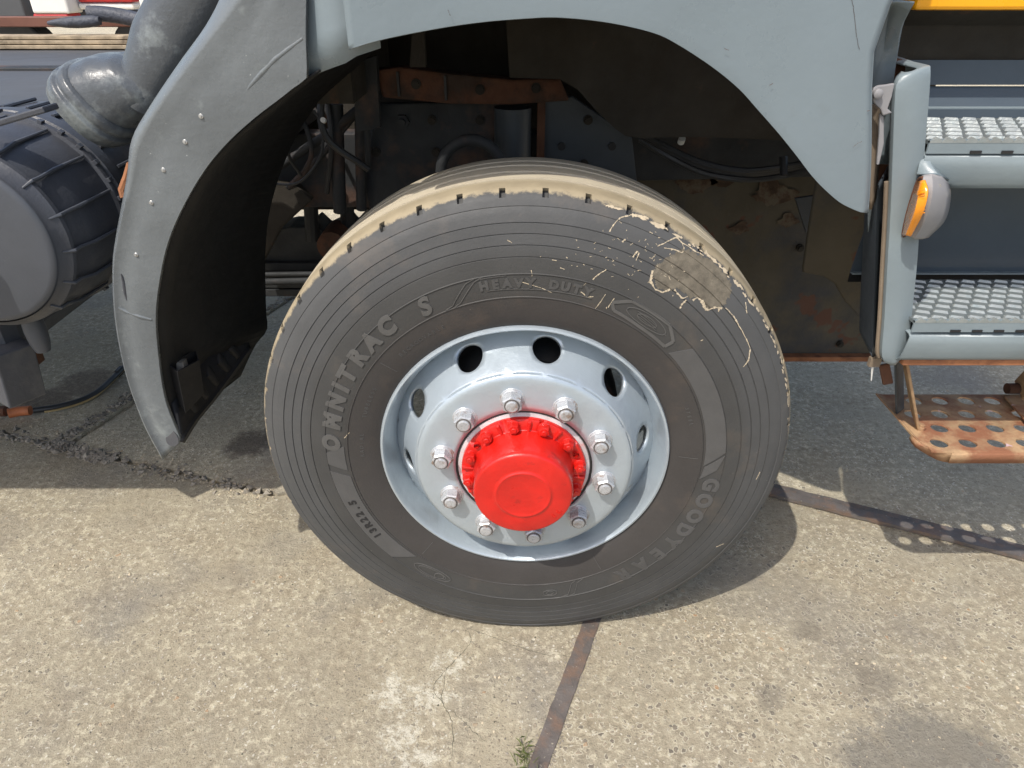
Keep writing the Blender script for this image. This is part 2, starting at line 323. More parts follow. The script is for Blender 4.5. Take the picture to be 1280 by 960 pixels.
def lofted(name, curves, m, parent=None, n=40, solid=.003, smooth=True, resample=True, **k):
    C = [smooth_line(c, n) for c in curves] if resample else curves
    n = len(C[0]); vs = [p for c in C for p in c]; fs = []
    for i in range(len(C)-1):
        for j in range(n-1): fs.append((i*n+j, i*n+j+1, (i+1)*n+j+1, (i+1)*n+j))
    return raw(name, vs, fs, m, parent, smooth=smooth, solid=solid, offset=0, **k)
def poly_plate(name, pix, Y, thick, m, parent=None, bevel=0, **k):
    mb = MB(); mb.prism([aty(x, y, Y) for x, y in pix], (0, thick, 0)); return mb.build(name, m, parent, bevel=bevel, **k)
def empty(name, loc, rz=0, parent=None):
    o = bpy.data.objects.new(name, None); COL.objects.link(o); o.location = loc; o.rotation_euler = (0, 0, rz); o.empty_display_size = .1
    if parent: o.parent = parent
    return o
def thing(o, label, cat, group=None):
    o['label'] = label; o['category'] = cat
    if group: o['group'] = group
    return o

# ================================================================ GROUND
ground = raw('ground', [(-60,-60,-.03), (60,-60,-.03), (60,60,-.03), (-60,60,-.03)], [(0,1,2,3)], M['soil'], kind='structure')
U1 = Vector((math.cos(math.radians(-22.5)), math.sin(math.radians(-22.5)), 0)); U2 = Vector((-U1.y, U1.x, 0))
A0 = Vector((.174, .022, 0))                      # under the tyre, on the joint that runs to the viewer
def slab(name, poly, m, gap=.006, wob=.004, th=.12):
    """polygon slab with an uneven edge, top at z=0"""
    P = [Vector((x, y, 0)) for x, y in poly]; out = []
    c = sum(P, Vector())/len(P)
    for i, p in enumerate(P):
        q = P[(i+1) % len(P)]; L = (q-p).length
        n = min(400, max(1, int(L/.02))) if L < 12 else 2
        nrm = Vector((-(q-p).y, (q-p).x, 0)).normalized()
        for k in range(n):
            t = k/n; s = p.lerp(q, t)
            out.append(s + nrm*(gap + (random.random()**3*wob if 0 < k else 0)))
    vs = [(p.x, p.y, 0) for p in out] + [(p.x + (c.x-p.x)*0, p.y, -th) for p in out]
    N_ = len(out); fs = [tuple(range(N_))] + [(i, (i+1) % N_, N_+(i+1) % N_, N_+i) for i in range(N_)]
    return raw(name, vs, fs, m, ground, bevel=.0)
def lineA(y): return A0.x + .40*(y-A0.y)
Jl = (-1.586, .770); Jr = (lineA(.19), .19)       # left crack
Bk = (lineA(.695), .695); Be = (.81, .533)
far = 40
sA = (Jr[1]-Jl[1])/(Jr[0]-Jl[0]); sB = (Be[1]-Bk[1])/(Be[0]-Bk[0])
Lf = (-far, Jl[1] + sA*(-far-Jl[0])*.0 + 9.0)
Bf = (far, Bk[1] + sB*(far-Bk[0])*.45)
Cx = lambda y: -1.64 + .36*(y-.76)
slab('slab', [(-far,-far), (lineA(-far*.5)+0, -far), (lineA(-far*.5), -far*.5), (A0.x, A0.y), Jr, Jl, (-6, 2.2), (-far, 9)], M['conc_a'], .004, .006)
slab('slab', [(lineA(-far*.5), -far), (far, -far), Bf, (6, Bk[1]+sB*(6-Bk[0])*.9), (2.2, Bk[1]+sB*(2.2-Bk[0])), Bk, Jr, (A0.x, A0.y), (lineA(-far*.5), -far*.5)], M['conc_b'], .004, .004)
slab('slab', [Jl, Jr, Bk, (lineA(2.3), 2.3), (lineA(2.3)-.4, 3.4), (Cx(3.4), 3.4)], M['conc_c'], .014, .016)
slab('slab', [(-6, 2.2), Jl, (Cx(3.4), 3.4), (Cx(8), 8), (-6, 8)], M['conc_c'], .010, .012)
slab('slab', [Bk, (2.2, Bk[1]+sB*(2.2-Bk[0])), (6, Bk[1]+sB*(6-Bk[0])*.9), (7, 2.6), (lineA(2.3), 2.3)], M['conc_c'], .006, .006)
raw('concrete_yard', [(-60,-60,-.014), (60,-60,-.014), (60,60,-.014), (-60,60,-.014)], [(0,1,2,3)], M['conc_c'], ground)

# steel edging strips set in the joints
def strip(name, a, b, wdt, z=.0035, m=None, seg=60, wob=.0015):
    a = Vector((*a, 0)); b = Vector((*b, 0)); t = (b-a).normalized(); nn = Vector((-t.y, t.x, 0)); vs = []; fs = []
    for i in range(seg+1):
        p = a.lerp(b, i/seg); w0 = random.uniform(-wob, wob); w1 = random.uniform(-wob, wob)
        zz = z + random.uniform(-.0006, .0006)
        vs += [p+nn*(wdt/2+w0)+Vector((0,0,zz)), p-nn*(wdt/2+w1)+Vector((0,0,zz))]
    for i in range(seg): fs.append((2*i, 2*i+1, 2*i+3, 2*i+2))
    o = raw(name, vs, fs, m or M['strip'], ground, solid=.012, offset=-1); return o
strip('joint_strip', (lineA(.19), .19), (lineA(-1.2), -1.2), .040)
bdir = Vector((Be[0]-Bk[0], Be[1]-Bk[1], 0)).normalized(); bn = Vector((-bdir.y, bdir.x, 0))
E2 = Vector((Bk[0], Bk[1], 0)) + bdir*2.1; B0 = Vector((Bk[0], Bk[1], 0))
strip('joint_strip', (B0+bn*.019)[:2], (E2+bn*.019)[:2], .034)
strip('joint_strip', (B0-bn*.021)[:2], (E2-bn*.021)[:2], .036, z=.005)

def crack(pts, wdt):
    P = smooth_line([atz(*q, .0006) for q in pts], 70); vs = []; fs = []; o = 0
    for i, p in enumerate(P):
        t = (P[min(i+1, 69)]-P[max(i-1, 0)]).normalized(); nn = Vector((-t.y, t.x, 0)); o += random.uniform(-.0022, .0022); o *= .9
        w_ = wdt*random.uniform(.2, 1)*min(1, i/8, (69-i)/8); vs += [p+nn*(o+w_), p+nn*(o-w_)]
    for i in range(69): fs.append((2*i, 2*i+1, 2*i+3, 2*i+2))
    raw('crack', vs, fs, M['soil'], ground)
for c_ in ([(575,780),(590,800),(560,835),(552,870),(568,905),(560,960)], [(575,782),(620,800),(680,815),(730,822)], [(560,835),(545,860),(565,890),(610,930)]):
    crack(c_, .0009)

# crumbled edges and stones along the open joint
def rubble(name, paths, cnt, size, spread, m, z0=0):
    mb = MB()
    for a, b, wgt in paths:
        a = Vector(a); b = Vector(b)
        for i in range(int(cnt*wgt)):
            p = a.lerp(b, random.random()); t = (b-a).normalized(); nn = Vector((-t.y, t.x))
            p = p + nn*random.gauss(0, spread); s = size*random.uniform(.25, 1)**1.6
            k = [Vector((random.uniform(-1,1), random.uniform(-1,1), random.uniform(-.5,.6))).normalized()*random.uniform(.6,1)*s for _ in range(9)]
            bm = bmesh.new()
            for q in k: bm.verts.new(q + Vector((p.x, p.y, z0+s*.05)))
            bmesh.ops.convex_hull(bm, input=bm.verts)
            bmesh.ops.delete(bm, geom=[v for v in bm.verts if not v.link_faces], context='VERTS')
            bm.verts.index_update(); mb.add([v.co.copy() for v in bm.verts], [tuple(v.index for v in f.verts) for f in bm.faces]); bm.free()
    return mb.build(name, m, None, kind='stuff')
L0 = (-1.586,.770)
rb = rubble('rubble', [((-2.1,.93), (-1.60,.775), 1.0), ((-1.64,.76), (Cx(1.5), 1.5), 2.6), ((-1.6,.775), (-1.38,.70), 2.2), ((-1.38,.70), (-.80,.52), 1.0), ((Cx(1.5),1.5), (Cx(2.6),2.6), 1.6)], 170, .015, .016, M['rubble'])
rb['label'] = 'crumbled concrete bits filling the open slab joint'
rb2 = rubble('gravel', [((-1.3,.70), (-.78,.515), 1.2), ((-2.0,.95), (-1.5,.8), .8), ((-1.9,.4),(1.3,-.5), .25), ((.3,.0),(1.4,-.2), .2), ((-1.2,1.3),(-.6,.7),.3)], 330, .006, .03, M['mud_cream'])
rb2['label'] = 'pale grit scattered over the concrete'
for m_, seed_, n_, sz_ in ((M['rubble'], 1, 260, .0048), (M['mud_cream'], 2, 240, .0040), (M['soil'], 3, 160, .0036)):
    rs_ = rubble('gravel', [((-1.1,.1), (.0,-.35), 1.0), ((.2,-.1), (.9,-.1), .8), (Jr, (lineA(-.36), -.36), .0)], n_, sz_, .22, m_)
    rs_['label'] = 'tiny loose stones lying on the sunlit concrete'
rj = rubble('gravel', [((lineA(.0)+.024, .0), (lineA(-.45)+.024, -.45), 1), ((lineA(.0)-.024, .0), (lineA(-.45)-.024, -.45), 1), ((B0+bn*.04)[:2], (E2+bn*.04)[:2], 1.6), ((B0-bn*.042)[:2], (E2-bn*.042)[:2], 1.6)], 190, .0046, .0035, M['rubble'])
rj['label'] = 'grit gathered along the steel joint strips'
# grass in the joint near the viewer
mb = MB()
for i in range(60):
    c = atz(655, 948); p = c + Vector((random.gauss(0,.008), random.gauss(0,.02), 0)); a = random.uniform(0, 2*PI); h = random.uniform(.008, .028)
    d = Vector((math.cos(a), math.sin(a), 0)); nn = Vector((-d.y, d.x, 0))*.0008
    mb.add([p-nn, p+nn, p+d*h*.5+Vector((0,0,h*.8)), p+d*h*.9+Vector((0,0,h))], [(0,1,2), (1,3,2)])
gr = mb.build('grass', M['grass'], None, kind='stuff'); gr['label'] = 'thin grass sprouting beside the steel joint strip'

# ================================================================ TRUCK
truck = thing(empty('truck', (0, .6, 0)), 'grey painted truck seen at its front wheel, with red hub, steps and mudguard', 'truck')
truck.location = (0, 0, 0)

# ---------------- wheel
AL = -.0294; HZ = .545
wheel = empty('wheel', (0, .14, HZ), AL, truck)
TYPROF = [(.292,.012), (.300,-.001), (.312,-.008), (.330,-.013), (.352,-.0175), (.3675,-.0195), (.3685,-.0212), (.3698,-.0198), (.392,-.0215), (.4130,-.0222), (.4142,-.0240), (.4155,-.0222),
          (.4300,-.0212), (.4430,-.0198), (.4440,-.0180), (.4448,-.0180), (.4454,-.0194), (.4636,-.0165), (.4645,-.0145), (.4653,-.0145), (.4660,-.0162),
          (.4828,-.0128), (.4836,-.0108), (.4844,-.0108), (.4852,-.0122), (.5014,-.0088), (.5022,-.0068), (.5030,-.0068), (.5038,-.0082),
          (.515,-.0045), (.5275,.0000), (.5287,.0012), (.5300,.0005), (.538,.0045), (.5428,.0074), (.5434,.0079), (.5500,.0150), (.5540,.0250), (.5544,.0262),
          (.5555,.032), (.5570,.050), (.5577,.068), (.5577,.0700), (.5500,.0720), (.5498,.0760), (.5577,.0780), (.5590,.100), (.5594,.1100), (.5510,.1120), (.5505,.1200), (.5594,.1220), (.5598,.140)]
half = TYPROF[:]
full = half + [(r, .28-a) for r, a in reversed(half[:-1])]
def sidewall(r):
    pts = [p for p in TYPROF if p[0] < .556]
    # smooth envelope without the grooves
    env = [(.292,.012), (.300,-.001), (.312,-.008), (.330,-.013), (.352,-.0175), (.368,-.0197), (.392,-.0215), (.414,-.0222), (.430,-.0212), (.445,-.0195), (.465,-.0162), (.484,-.0124), (.502,-.0084), (.515,-.0045), (.5275,.0), (.538,.0045), (.5445,.0085), (.550,.015), (.5535,.0225), (.5555,.032), (.557,.05)]
    for (r0, a0), (r1, a1) in zip(env, env[1:]):
        if r0 <= r <= r1: return a0+(a1-a0)*(r-r0)/(r1-r0)
    return env[0][1] if r < env[0][0] else env[-1][1]
def wl(r, th, a): return Vector((r*math.cos(th), a-.14, r*math.sin(th)))
def flatten(v):
    lim = -(HZ - .002)
    if v.z < lim+.018:
        d = lim+.018-v.z; v = Vector((v.x, v.y + (-.006 if v.y < 0 else .006)*min(1, d/.02), lim + .018*math.exp(-d/.018) if d > 0 else v.z))
    return v
def lathe(prof, n=96, closed=False, dr=None, ang=None):
    vs = []; fs = []
    for k in range(n):
        th = ang(k) if ang else 2*PI*k/n
        for i, (r, a) in enumerate(prof):
            rr, aa = dr(k, i, r, a) if dr else (r, a)
            vs.append(wl(rr, th, aa))
    m_ = len(prof)
    for k in range(n):
        for i in range(m_-1 if not closed else m_):
            j = (i+1) % m_; fs.append((k*m_+i, k*m_+j, ((k+1) % n)*m_+j, ((k+1) % n)*m_+i))
    return vs, fs
NS = 46*8
def notch(k, i, r, a):
    if (k % 8) in (1, 2):
        if 35 <= i <= 37: return r-.009, a+.007
    if 43 <= i <= 50:   # zig-zag grooves
        return r, a + .0012*math.sin(k*PI/4)
    return r, a
PH = [0,.012,.135,.147,.35,.55,.74,.90]
vs, fs = lathe(full, NS, dr=notch, ang=lambda k: 2*PI*(k//8+PH[k % 8])/46); vs = [flatten(v) for v in vs]
tyre = raw('tyre', vs, fs, M['tyre'], wheel, smooth=True, sharp=28)

# raised lettering moulded on the sidewall
def glyph(ch, size, bold):
    cu = bpy.data.curves.new('t', 'FONT'); cu.body = ch; cu.size = size; cu.extrude = .5; cu.offset = bold; cu.resolution_u = 4; cu.align_x = 'CENTER'
    ob = bpy.data.objects.new('t', cu); COL.objects.link(ob); dg = bpy.context.evaluated_depsgraph_get()
    me = ob.evaluated_get(dg).to_mesh(); V = [v.co.copy() for v in me.vertices]; F = [tuple(p.vertices) for p in me.polygons]
    ob.to_mesh_clear(); bpy.data.objects.remove(ob); bpy.data.curves.remove(cu); return V, F
GC = {}
def put(mt, ch, deg, rbase, size, bold=0, h=.0014, slant=0, wx=1.0):
    key = (ch, size, bold)
    if key not in GC: GC[key] = glyph(ch, size, bold)
    V, F = GC[key]; out = []
    for v in V:
        r = rbase + v.y; th = math.radians(deg) - (v.x*wx + slant*v.y)/(rbase+.01)
        out.append(wl(r, th, sidewall(r) - (h if v.z > 0 else -.001)))
    mb = MB(); mb.add(out, F); return mb.build('raised_letter', mt, wheel)
mb = M['letter']
for ch, dg_ in zip('OMNITRAC', (175.1, 167.2, 160.2, 155.0, 150.2, 143.6, 137.2, 130.6)): put(mb, ch, dg_, .386, .046, .0030, slant=.15, h=.0019)
put(mb, 'S', 118.4, .378, .048, .0020, slant=.2, h=.0018)
mb = M['letter_dim']
for i, ch in enumerate('HEAVY DUTY'): 
    if ch != ' ': put(mb, ch, 101.0-i*3.05, .389, .023, .0016, h=.0014)
for ch, dg_ in zip('YEAR', (-33.4, -39.9, -47.0, -54.3)): put(mb, ch, dg_, .385, .044, .0026, h=.0016)
for s, d0, st, r0, sz in (('REGROOVABLE', 134.5, 1.75, .3365, .011), ('TUBELESS', 163, 1.7, .3365, .011), ('RADIAL', 180, 1.8, .3365, .011), ('STEEL', 22, 1.6, .345, .010)):
    for i, ch in enumerate(s): put(mb, ch, d0-i*st, r0, sz, .0002, h=.0008)
mb = M['plate_rubber']
for ch, dg_ in zip('GOOD', (-8.1, -14.4, -21.0, -27.3)): put(mb, ch, dg_, .385, .044, .0026, h=.0018)

def ring_patch(mb, pts, h, n=14):
    """pts: outline [(deg, r)] split into inner/outer curves: two lists of equal length; raised plate following the sidewall"""
    inner, outer = pts; k = len(inner); rows = 5; g = []
    for (d0, r0), (d1, r1) in zip(inner, outer):
        g.append([(math.radians(d0+(d1-d0)*t/(rows-1)), r0+(r1-r0)*t/(rows-1)) for t in range(rows)])
    vs = [wl(r, th, sidewall(r)-h) for c in g for th, r in c] + [wl(r, th, sidewall(r)+.001) for c in g for th, r in c]
    off = k*rows; fs = []
    for i in range(k-1):
        for j in range(rows-1): fs.append((i*rows+j, i*rows+j+1, (i+1)*rows+j+1, (i+1)*rows+j))
        fs.append((i*rows, (i+1)*rows, off+(i+1)*rows, off+i*rows)); fs.append((i*rows+rows-1, off+i*rows+rows-1, off+(i+1)*rows+rows-1, (i+1)*rows+rows-1))
    for j in range(rows-1):
        fs.append((j, off+j, off+j+1, j+1)); e = (k-1)*rows; fs.append((e+j, e+j+1, off+e+j+1, off+e+j))
    mb.add(vs, fs)
def seg(d0, d1, r0, r1=None, n=16):
    r1 = r1 if r1 is not None else r0
    return [(d0+(d1-d0)*i/(n-1), r0+(r1-r0)*i/(n-1)) for i in range(n)]
mb = MB()
mb = MB(); ring_patch(mb, (seg(43.5, -1, .3735), seg(40.5, 4, .4135)), .0016); mb.build('raised_bar', M['plate_rubber'], wheel)
mb = MB(); ring_patch(mb, (seg(-1.6, -6.4, .3760, .372, 5), seg(2.9, -2.3, .4135, .402, 5)), .0016); mb.build('raised_bar', M['plate_rubber'], wheel)
mb = MB(); ring_patch(mb, (seg(-172, -131, .3735), seg(-175, -137, .4135)), .0016); mb.build('raised_bar', M['plate_rubber'], wheel)
mb = MB(); ring_patch(mb, (seg(-174.5, -184, .376, .376, 5), seg(-177.4, -181.5, .4135, .4135, 5)), .0014); mb.build('raised_bar', M['plate_rubber'], wheel)
# emblem frames (hexagonal ring with an oval inside)
mb = MB()
def frame_line(pts, wdt, h=.0014):
    mb = MB(); FL(mb, pts, wdt, h); mb.build('raised_line', M['letter'], wheel)
def FL(mb, pts, wdt, h):
    for (d0, r0), (d1, r1) in zip(pts, pts[1:]):
        n = 4; c = [((d0+(d1-d0)*i/n), r0+(r1-r0)*i/n) for i in range(n+1)]
        dx = (d1-d0)*PI/180*.4; dr_ = r1-r0; L = math.hypot(dx, dr_) or 1; ox = -dr_/L*wdt/2/.4*180/PI; orr = dx/L*wdt/2
        vs = []
        for d, r in c:
            for s in (-1, 1):
                rr = r+s*orr; th = math.radians(d+s*ox); vs.append(wl(rr, th, sidewall(rr)-h)); vs.append(wl(rr, th, sidewall(rr)+.001))
        fs = []
        for i in range(n):
            b = i*4; fs += [(b, b+2, b+6, b+4), (b, b+4, b+5, b+1), (b+2, b+3, b+7, b+6)]
        mb.add(vs, fs)
frame_line([(66.5,.393), (62,.4115), (50,.4135), (45.6,.395), (46,.377), (56,.3765), (65,.380), (66.5,.393)], .006)
oval = [(55.5+6.6*math.cos(t*PI/9), .3945+.0125*math.sin(t*PI/9)) for t in range(19)]; frame_line(oval, .0016)
oval = [(55.5+3.2*math.cos(t*PI/9), .3945+.007*math.sin(t*PI/9)) for t in range(19)]; frame_line(oval, .0016)
for q in (-.004, .0, .004): frame_line([(52+q*100, .3925+q), (59+q*100, .3965+q)], .0012)
oval = [(-122.5+7*math.cos(t*PI/9), .3945+.014*math.sin(t*PI/9)) for t in range(19)]; frame_line(oval, .0016)
oval = [(-122.5+5.3*math.cos(t*PI/9), .3945+.010*math.sin(t*PI/9)) for t in range(19)]; frame_line(oval, .0014)
oval = [(-119.7+1.7*math.cos(t*PI/6), .3955+.008*math.sin(t*PI/6)) for t in range(13)]; frame_line(oval, .0022)
oval = [(-80.5+2.4*math.cos(t*PI/9), .396+.009*math.sin(t*PI/9)) for t in range(19)]; frame_line(oval, .0014)
oval = [(-80.5+1.2*math.cos(t*PI/6), .396+.0055*math.sin(t*PI/6)) for t in range(13)]; frame_line(oval, .0014)
# slanting strokes that part the lettered bands
frame_line([(113.5,.3700), (111,.374), (105.5,.408), (103,.4140)], .0016); frame_line([(110.5,.3700), (108.5,.375), (103.2,.408), (101,.4140)], .0016)
frame_line([(-74.5,.4140), (-72.5,.409), (-70.2,.378), (-67.5,.3700)], .0016); frame_line([(-77.5,.4140), (-74.7,.409), (-72.4,.378), (-70.5,.3700)], .0016)
frame_line([(100.5,.386), (90,.3845), (80,.3845), (72,.386)], .0012); frame_line([(101.5,.411), (95,.4115)], .0012)
for d in (1.5, 141, 230, 300): frame_line([(d, .322), (d, .360)], .0010, .0008)
# small size figures cut dark in the light bar
mb = M['black']
for i, ch in enumerate('13R22.5'): put(mb, ch, -146.5-i*2.55, .3865, .023, .0010, h=.0024)

# dried mud on the tyre
def true_wall(r):
    for (r0, a0), (r1, a1) in zip(TYPROF, TYPROF[1:]):
        if r0 <= r <= r1: return a0+(a1-a0)*(r-r0)/(r1-r0)
    return sidewall(r)
def film(mb, outline, h):
    """thin film of dried dirt that follows the grooves: radial columns clipped by the outline"""
    d0 = min(p[0] for p in outline); d1 = max(p[0] for p in outline); nd = 110
    rs = sorted(set([.44+.0022*i for i in range(50)] + [p[0] for p in TYPROF if .43 < p[0] < .55]))
    def inside(d, r):
        c = False; n = len(outline)
        for i in range(n):
            (x1, y1), (x2, y2) = outline[i], outline[(i+1) % n]
            if (y1 > r) != (y2 > r) and d < (x2-x1)*(r-y1)/(y2-y1)+x1: c = not c
        return c
    idx = {}; vs = []; fs = []
    def V(i, j):
        if (i, j) not in idx:
            idx[(i, j)] = len(vs); r = rs[j]; vs.append(wl(r, math.radians(d0+(d1-d0)*i/nd), true_wall(r)-h))
        return idx[(i, j)]
    for i in range(nd):
        for j in range(len(rs)-1):
            if inside(d0+(d1-d0)*(i+.5)/nd, (rs[j]+rs[j+1])/2): fs.append((V(i,j), V(i+1,j), V(i+1,j+1), V(i,j+1)))
    mb.add(vs, fs)
def splat(mb, outline, h):
    """flat scab with an outline in (deg, r)"""
    c = (sum(p[0] for p in outline)/len(outline), sum(p[1] for p in outline)/len(outline))
    rings = 6; n = len(outline); vs = []; fs = []
    for q in range(rings+1):
        f = q/rings
        for d, r in outline:
            rr = c[1]+(r-c[1])*f; dd = c[0]+(d-c[0])*f; vs.append(wl(rr, math.radians(dd), sidewall(rr) - (h if q < rings else -.0004)))
    for q in range(rings):
        for i in range(n): fs.append((q*n+i, q*n+(i+1) % n, (q+1)*n+(i+1) % n, (q+1)*n+i))
    mb.add(vs, fs)
def jag(pts, amp=.004, k=5):
    out = []
    for i, p in enumerate(pts):
        q = pts[(i+1) % len(pts)]
        for j in range(k):
            t = j/k; a = 0 if j == 0 else amp
            out.append((p[0]+(q[0]-p[0])*t + random.uniform(-a, a)*140, p[1]+(q[1]-p[1])*t+random.uniform(-a, a)))
    return out
def pol(px, py, a=-.012):
    """point of the photograph -> (deg, r) on the wheel"""
    d = ray(px, py); n = Vector((-math.sin(AL), math.cos(AL), 0)); o = Vector((0, .14, HZ))
    for _ in range(4):
        t = ((a-.14)-(CAM-o).dot(n))/d.dot(n); P = CAM+d*t-o
        x = P.x*math.cos(AL)+P.y*math.sin(AL); r = math.hypot(x, P.z); a = sidewall(r)-.001
    return (math.degrees(math.atan2(P.z, x)), r)
mb = MB()
film(mb, jag([pol(*q) for q in [(814,342), (822,330), (838,318), (852,310), (870,316), (884,322), (898,334), (912,350), (915,362), (908,380), (900,384), (886,388), (880,378), (868,371), (862,374), (853,364), (845,361), (836,365), (822,361)]], .0030, 6), .0004)
film(mb, jag([pol(*q) for q in [(740,322), (770,320), (795,338), (800,352), (785,372), (772,366), (764,345)]], .004, 6), .00025) if False else None
mb.build('mud_patch', M['mud_tan'], wheel)
mb = MB()
def streak(pts, wdt, h=.0007):
    P0 = [pol(*q) for q in pts]; P = [P0[0]]
    for a, b in zip(P0, P0[1:]):
        for k in (1, 2, 3):
            t = k/3; j = .0007 if k < 3 else 0; P.append((a[0]+(b[0]-a[0])*t+random.uniform(-j, j)*120, a[1]+(b[1]-a[1])*t+random.uniform(-j, j)))
    for i, ((d0, r0), (d1, r1)) in enumerate(zip(P, P[1:])):
        w0 = wdt*random.uniform(.2, .85); dx = math.radians(d1-d0)*r0; dr_ = r1-r0; L = math.hypot(dx, dr_) or 1e-6
        ox = math.degrees(-dr_/L*w0/2/r0); orr = dx/L*w0/2
        splat(mb, [(d0-ox, r0-orr), (d0+ox, r0+orr), (d1+ox*.7, r1+orr*.7), (d1-ox*.7, r1-orr*.7)], h)
streak([(907,385), (917,395), (924,408), (933,424), (938,437), (936,450), (929,459)], .0045)
streak([(816,338), (813,352), (819,362), (828,366), (838,362)], .0075); streak([(843,362), (848,368), (853,373), (860,371)], .005)
streak([(858,375), (853,380), (850,386)], .006); streak([(866,376), (872,372), (878,377)], .006); streak([(877,376), (881,385), (886,388)], .010)
streak([(886,388), (895,384), (903,386)], .007); streak([(900,384), (898,390)], .006)
streak([(762,290), (768,280), (776,272), (790,268)], .0035); streak([(790,268), (800,272)], .006)
streak([(822,308), (834,302), (845,297), (853,304), (855,312), (853,316), (842,312), (830,310)], .0032); streak([(853,304), (866,312), (880,320)], .0035)
streak([(778,303), (782,299)], .005); streak([(791,322), (797,314)], .005); streak([(795,326), (799,316)], .004); streak([(741,350), (750,342), (758,337)], .003)
streak([(726,365), (734,372), (742,371)], .003); streak([(760,385), (768,373)], .003); streak([(744,386), (752,376), (757,368)], .0022); streak([(664,338), (665,346)], .003)
for x0, y0, x1, y1 in ((812,322,816,324), (634,300,640,304), (650,352,690,366), (430,548,437,541), (700,335,706,337), (690,325,696,326), (836,345,838,350), (932,378,934,392), (876,426,879,425), (950,590,945,600), (905,680,895,684), (772,298,775,300), (812,290,816,292), (823,297,825,297)):
    streak([(x0, y0), (x1, y1)], .0025)
for i in range(90):
    x = random.gauss(800, 45); y = random.gauss(325, 28); d, r = pol(x, y)
    if r < .545 and r > .35: streak([(x, y), (x+random.uniform(-3, 3), y+random.uniform(-2.5, 2.5))], random.uniform(.001, .0024))
# ragged crust hanging off the shoulder on the right
for i in range(60):
    t = i/60; d = 76 - 66*t + random.uniform(-1.2, 1.2); r = .5452 + random.uniform(-.002, .003); s_ = random.uniform(.002, .006)*(1 if t < .6 else .7)
    n = 11; el_ = random.uniform(1.0, 2.4)
    splat(mb, [(d + math.degrees(s_*el_*random.uniform(.35, 1.3)*math.cos(2*PI*j/n)/r), r + s_*.5*random.uniform(.2, 1.5)*math.sin(2*PI*j/n)) for j in range(n)], .0003)
mb.build('mud_splashes', M['mud_cream'], wheel, kind='stuff')

# rim: flange, gutter, dished disc with ten hand holes
disc_prof = [(.3010,.0100), (.3034,.002), (.3034,-.006), (.3015,-.0105), (.2975,-.0115), (.2940,-.0080), (.2915,.0), (.2870,.0080), (.2845,.0150), (.2815,.0230), (.2790,.0320), (.2770,.0420), (.2760,.055), (.2755,.075), (.274,.13), (.27,.2), (.285,.26), (.303,.275)]
vs, fs = lathe(disc_prof, 128)
rim = raw('rim', vs, fs, M['wheel'], wheel, smooth=True, solid=.004, offset=-1, sharp=50)
# disc with real holes
def disc_a(r):
    env = [(.1405,-.0440), (.190,-.0450), (.205,-.0450), (.2130,-.0440), (.2190,-.0400), (.2250,-.0290), (.2330,-.0110), (.2420,.0080), (.2520,.0250), (.2620,.0380), (.2700,.0460), (.2757,.0520)]
    for (r0, a0), (r1, a1) in zip(env, env[1:]):
        if r0 <= r <= r1: return a0+(a1-a0)*(r-r0)/(r1-r0)
    return env[-1][1]
HOLE0 = 80.2; HR = .246; hr_t = .0285; hr_r = .0160
vs = []; fs = []
rr_in = [.1405, .150, .165, .180, .195, .205, .209, .213, .216, .219]
NSEG = 120
base = 0
for k in range(NSEG):
    th = math.radians(HOLE0 + 360*k/NSEG)
    for r in rr_in: vs.append(wl(r, th, disc_a(r)))
m_ = len(rr_in)
for k in range(NSEG):
    for i in range(m_-1): fs.append((k*m_+i, k*m_+i+1, ((k+1) % NSEG)*m_+i+1, ((k+1) % NSEG)*m_+i))
# outer band r .219 - .2757 : each 36 deg cell is a quad ring around its hole
hole_vs = MB()
for c in range(10):
    thc = math.radians(HOLE0 + 36*c); n = 48
    outer = []
    half_t = math.radians(18)
    for j in range(n):
        phi = 2*PI*j/n; cx, cy = math.cos(phi), math.sin(phi)
        s = 1/max(abs(cx), abs(cy)); u, v = cx*s, cy*s
        # square -> cell; spread points evenly
        outer.append((thc + u*half_t, .219 + (v+1)/2*(.2757-.219)))
    inner = [(thc + hr_t*math.cos(2*PI*j/n)/HR, HR + hr_r*math.sin(2*PI*j/n)) for j in range(n)]
    rings = 6; vv = []
    for q in range(rings+1):
        f = q/rings
        for (t0, r0), (t1, r1) in zip(inner, outer):
            t_ = t0+(t1-t0)*f; r_ = r0+(r1-r0)*f; vv.append(wl(r_, t_, disc_a(r_)))
    ff = []
    for q in range(rings):
        for j in range(n): ff.append((q*n+j, q*n+(j+1) % n, (q+1)*n+(j+1) % n, (q+1)*n+j))
    b0 = len(vs); vs += vv; fs += [tuple(i+b0 for i in f) for f in ff]
disc = raw('wheel_disc', vs, fs, M['wheel'], wheel, smooth=True, solid=.009, offset=1, sharp=50)
disc.modifiers['solid'].offset = 0
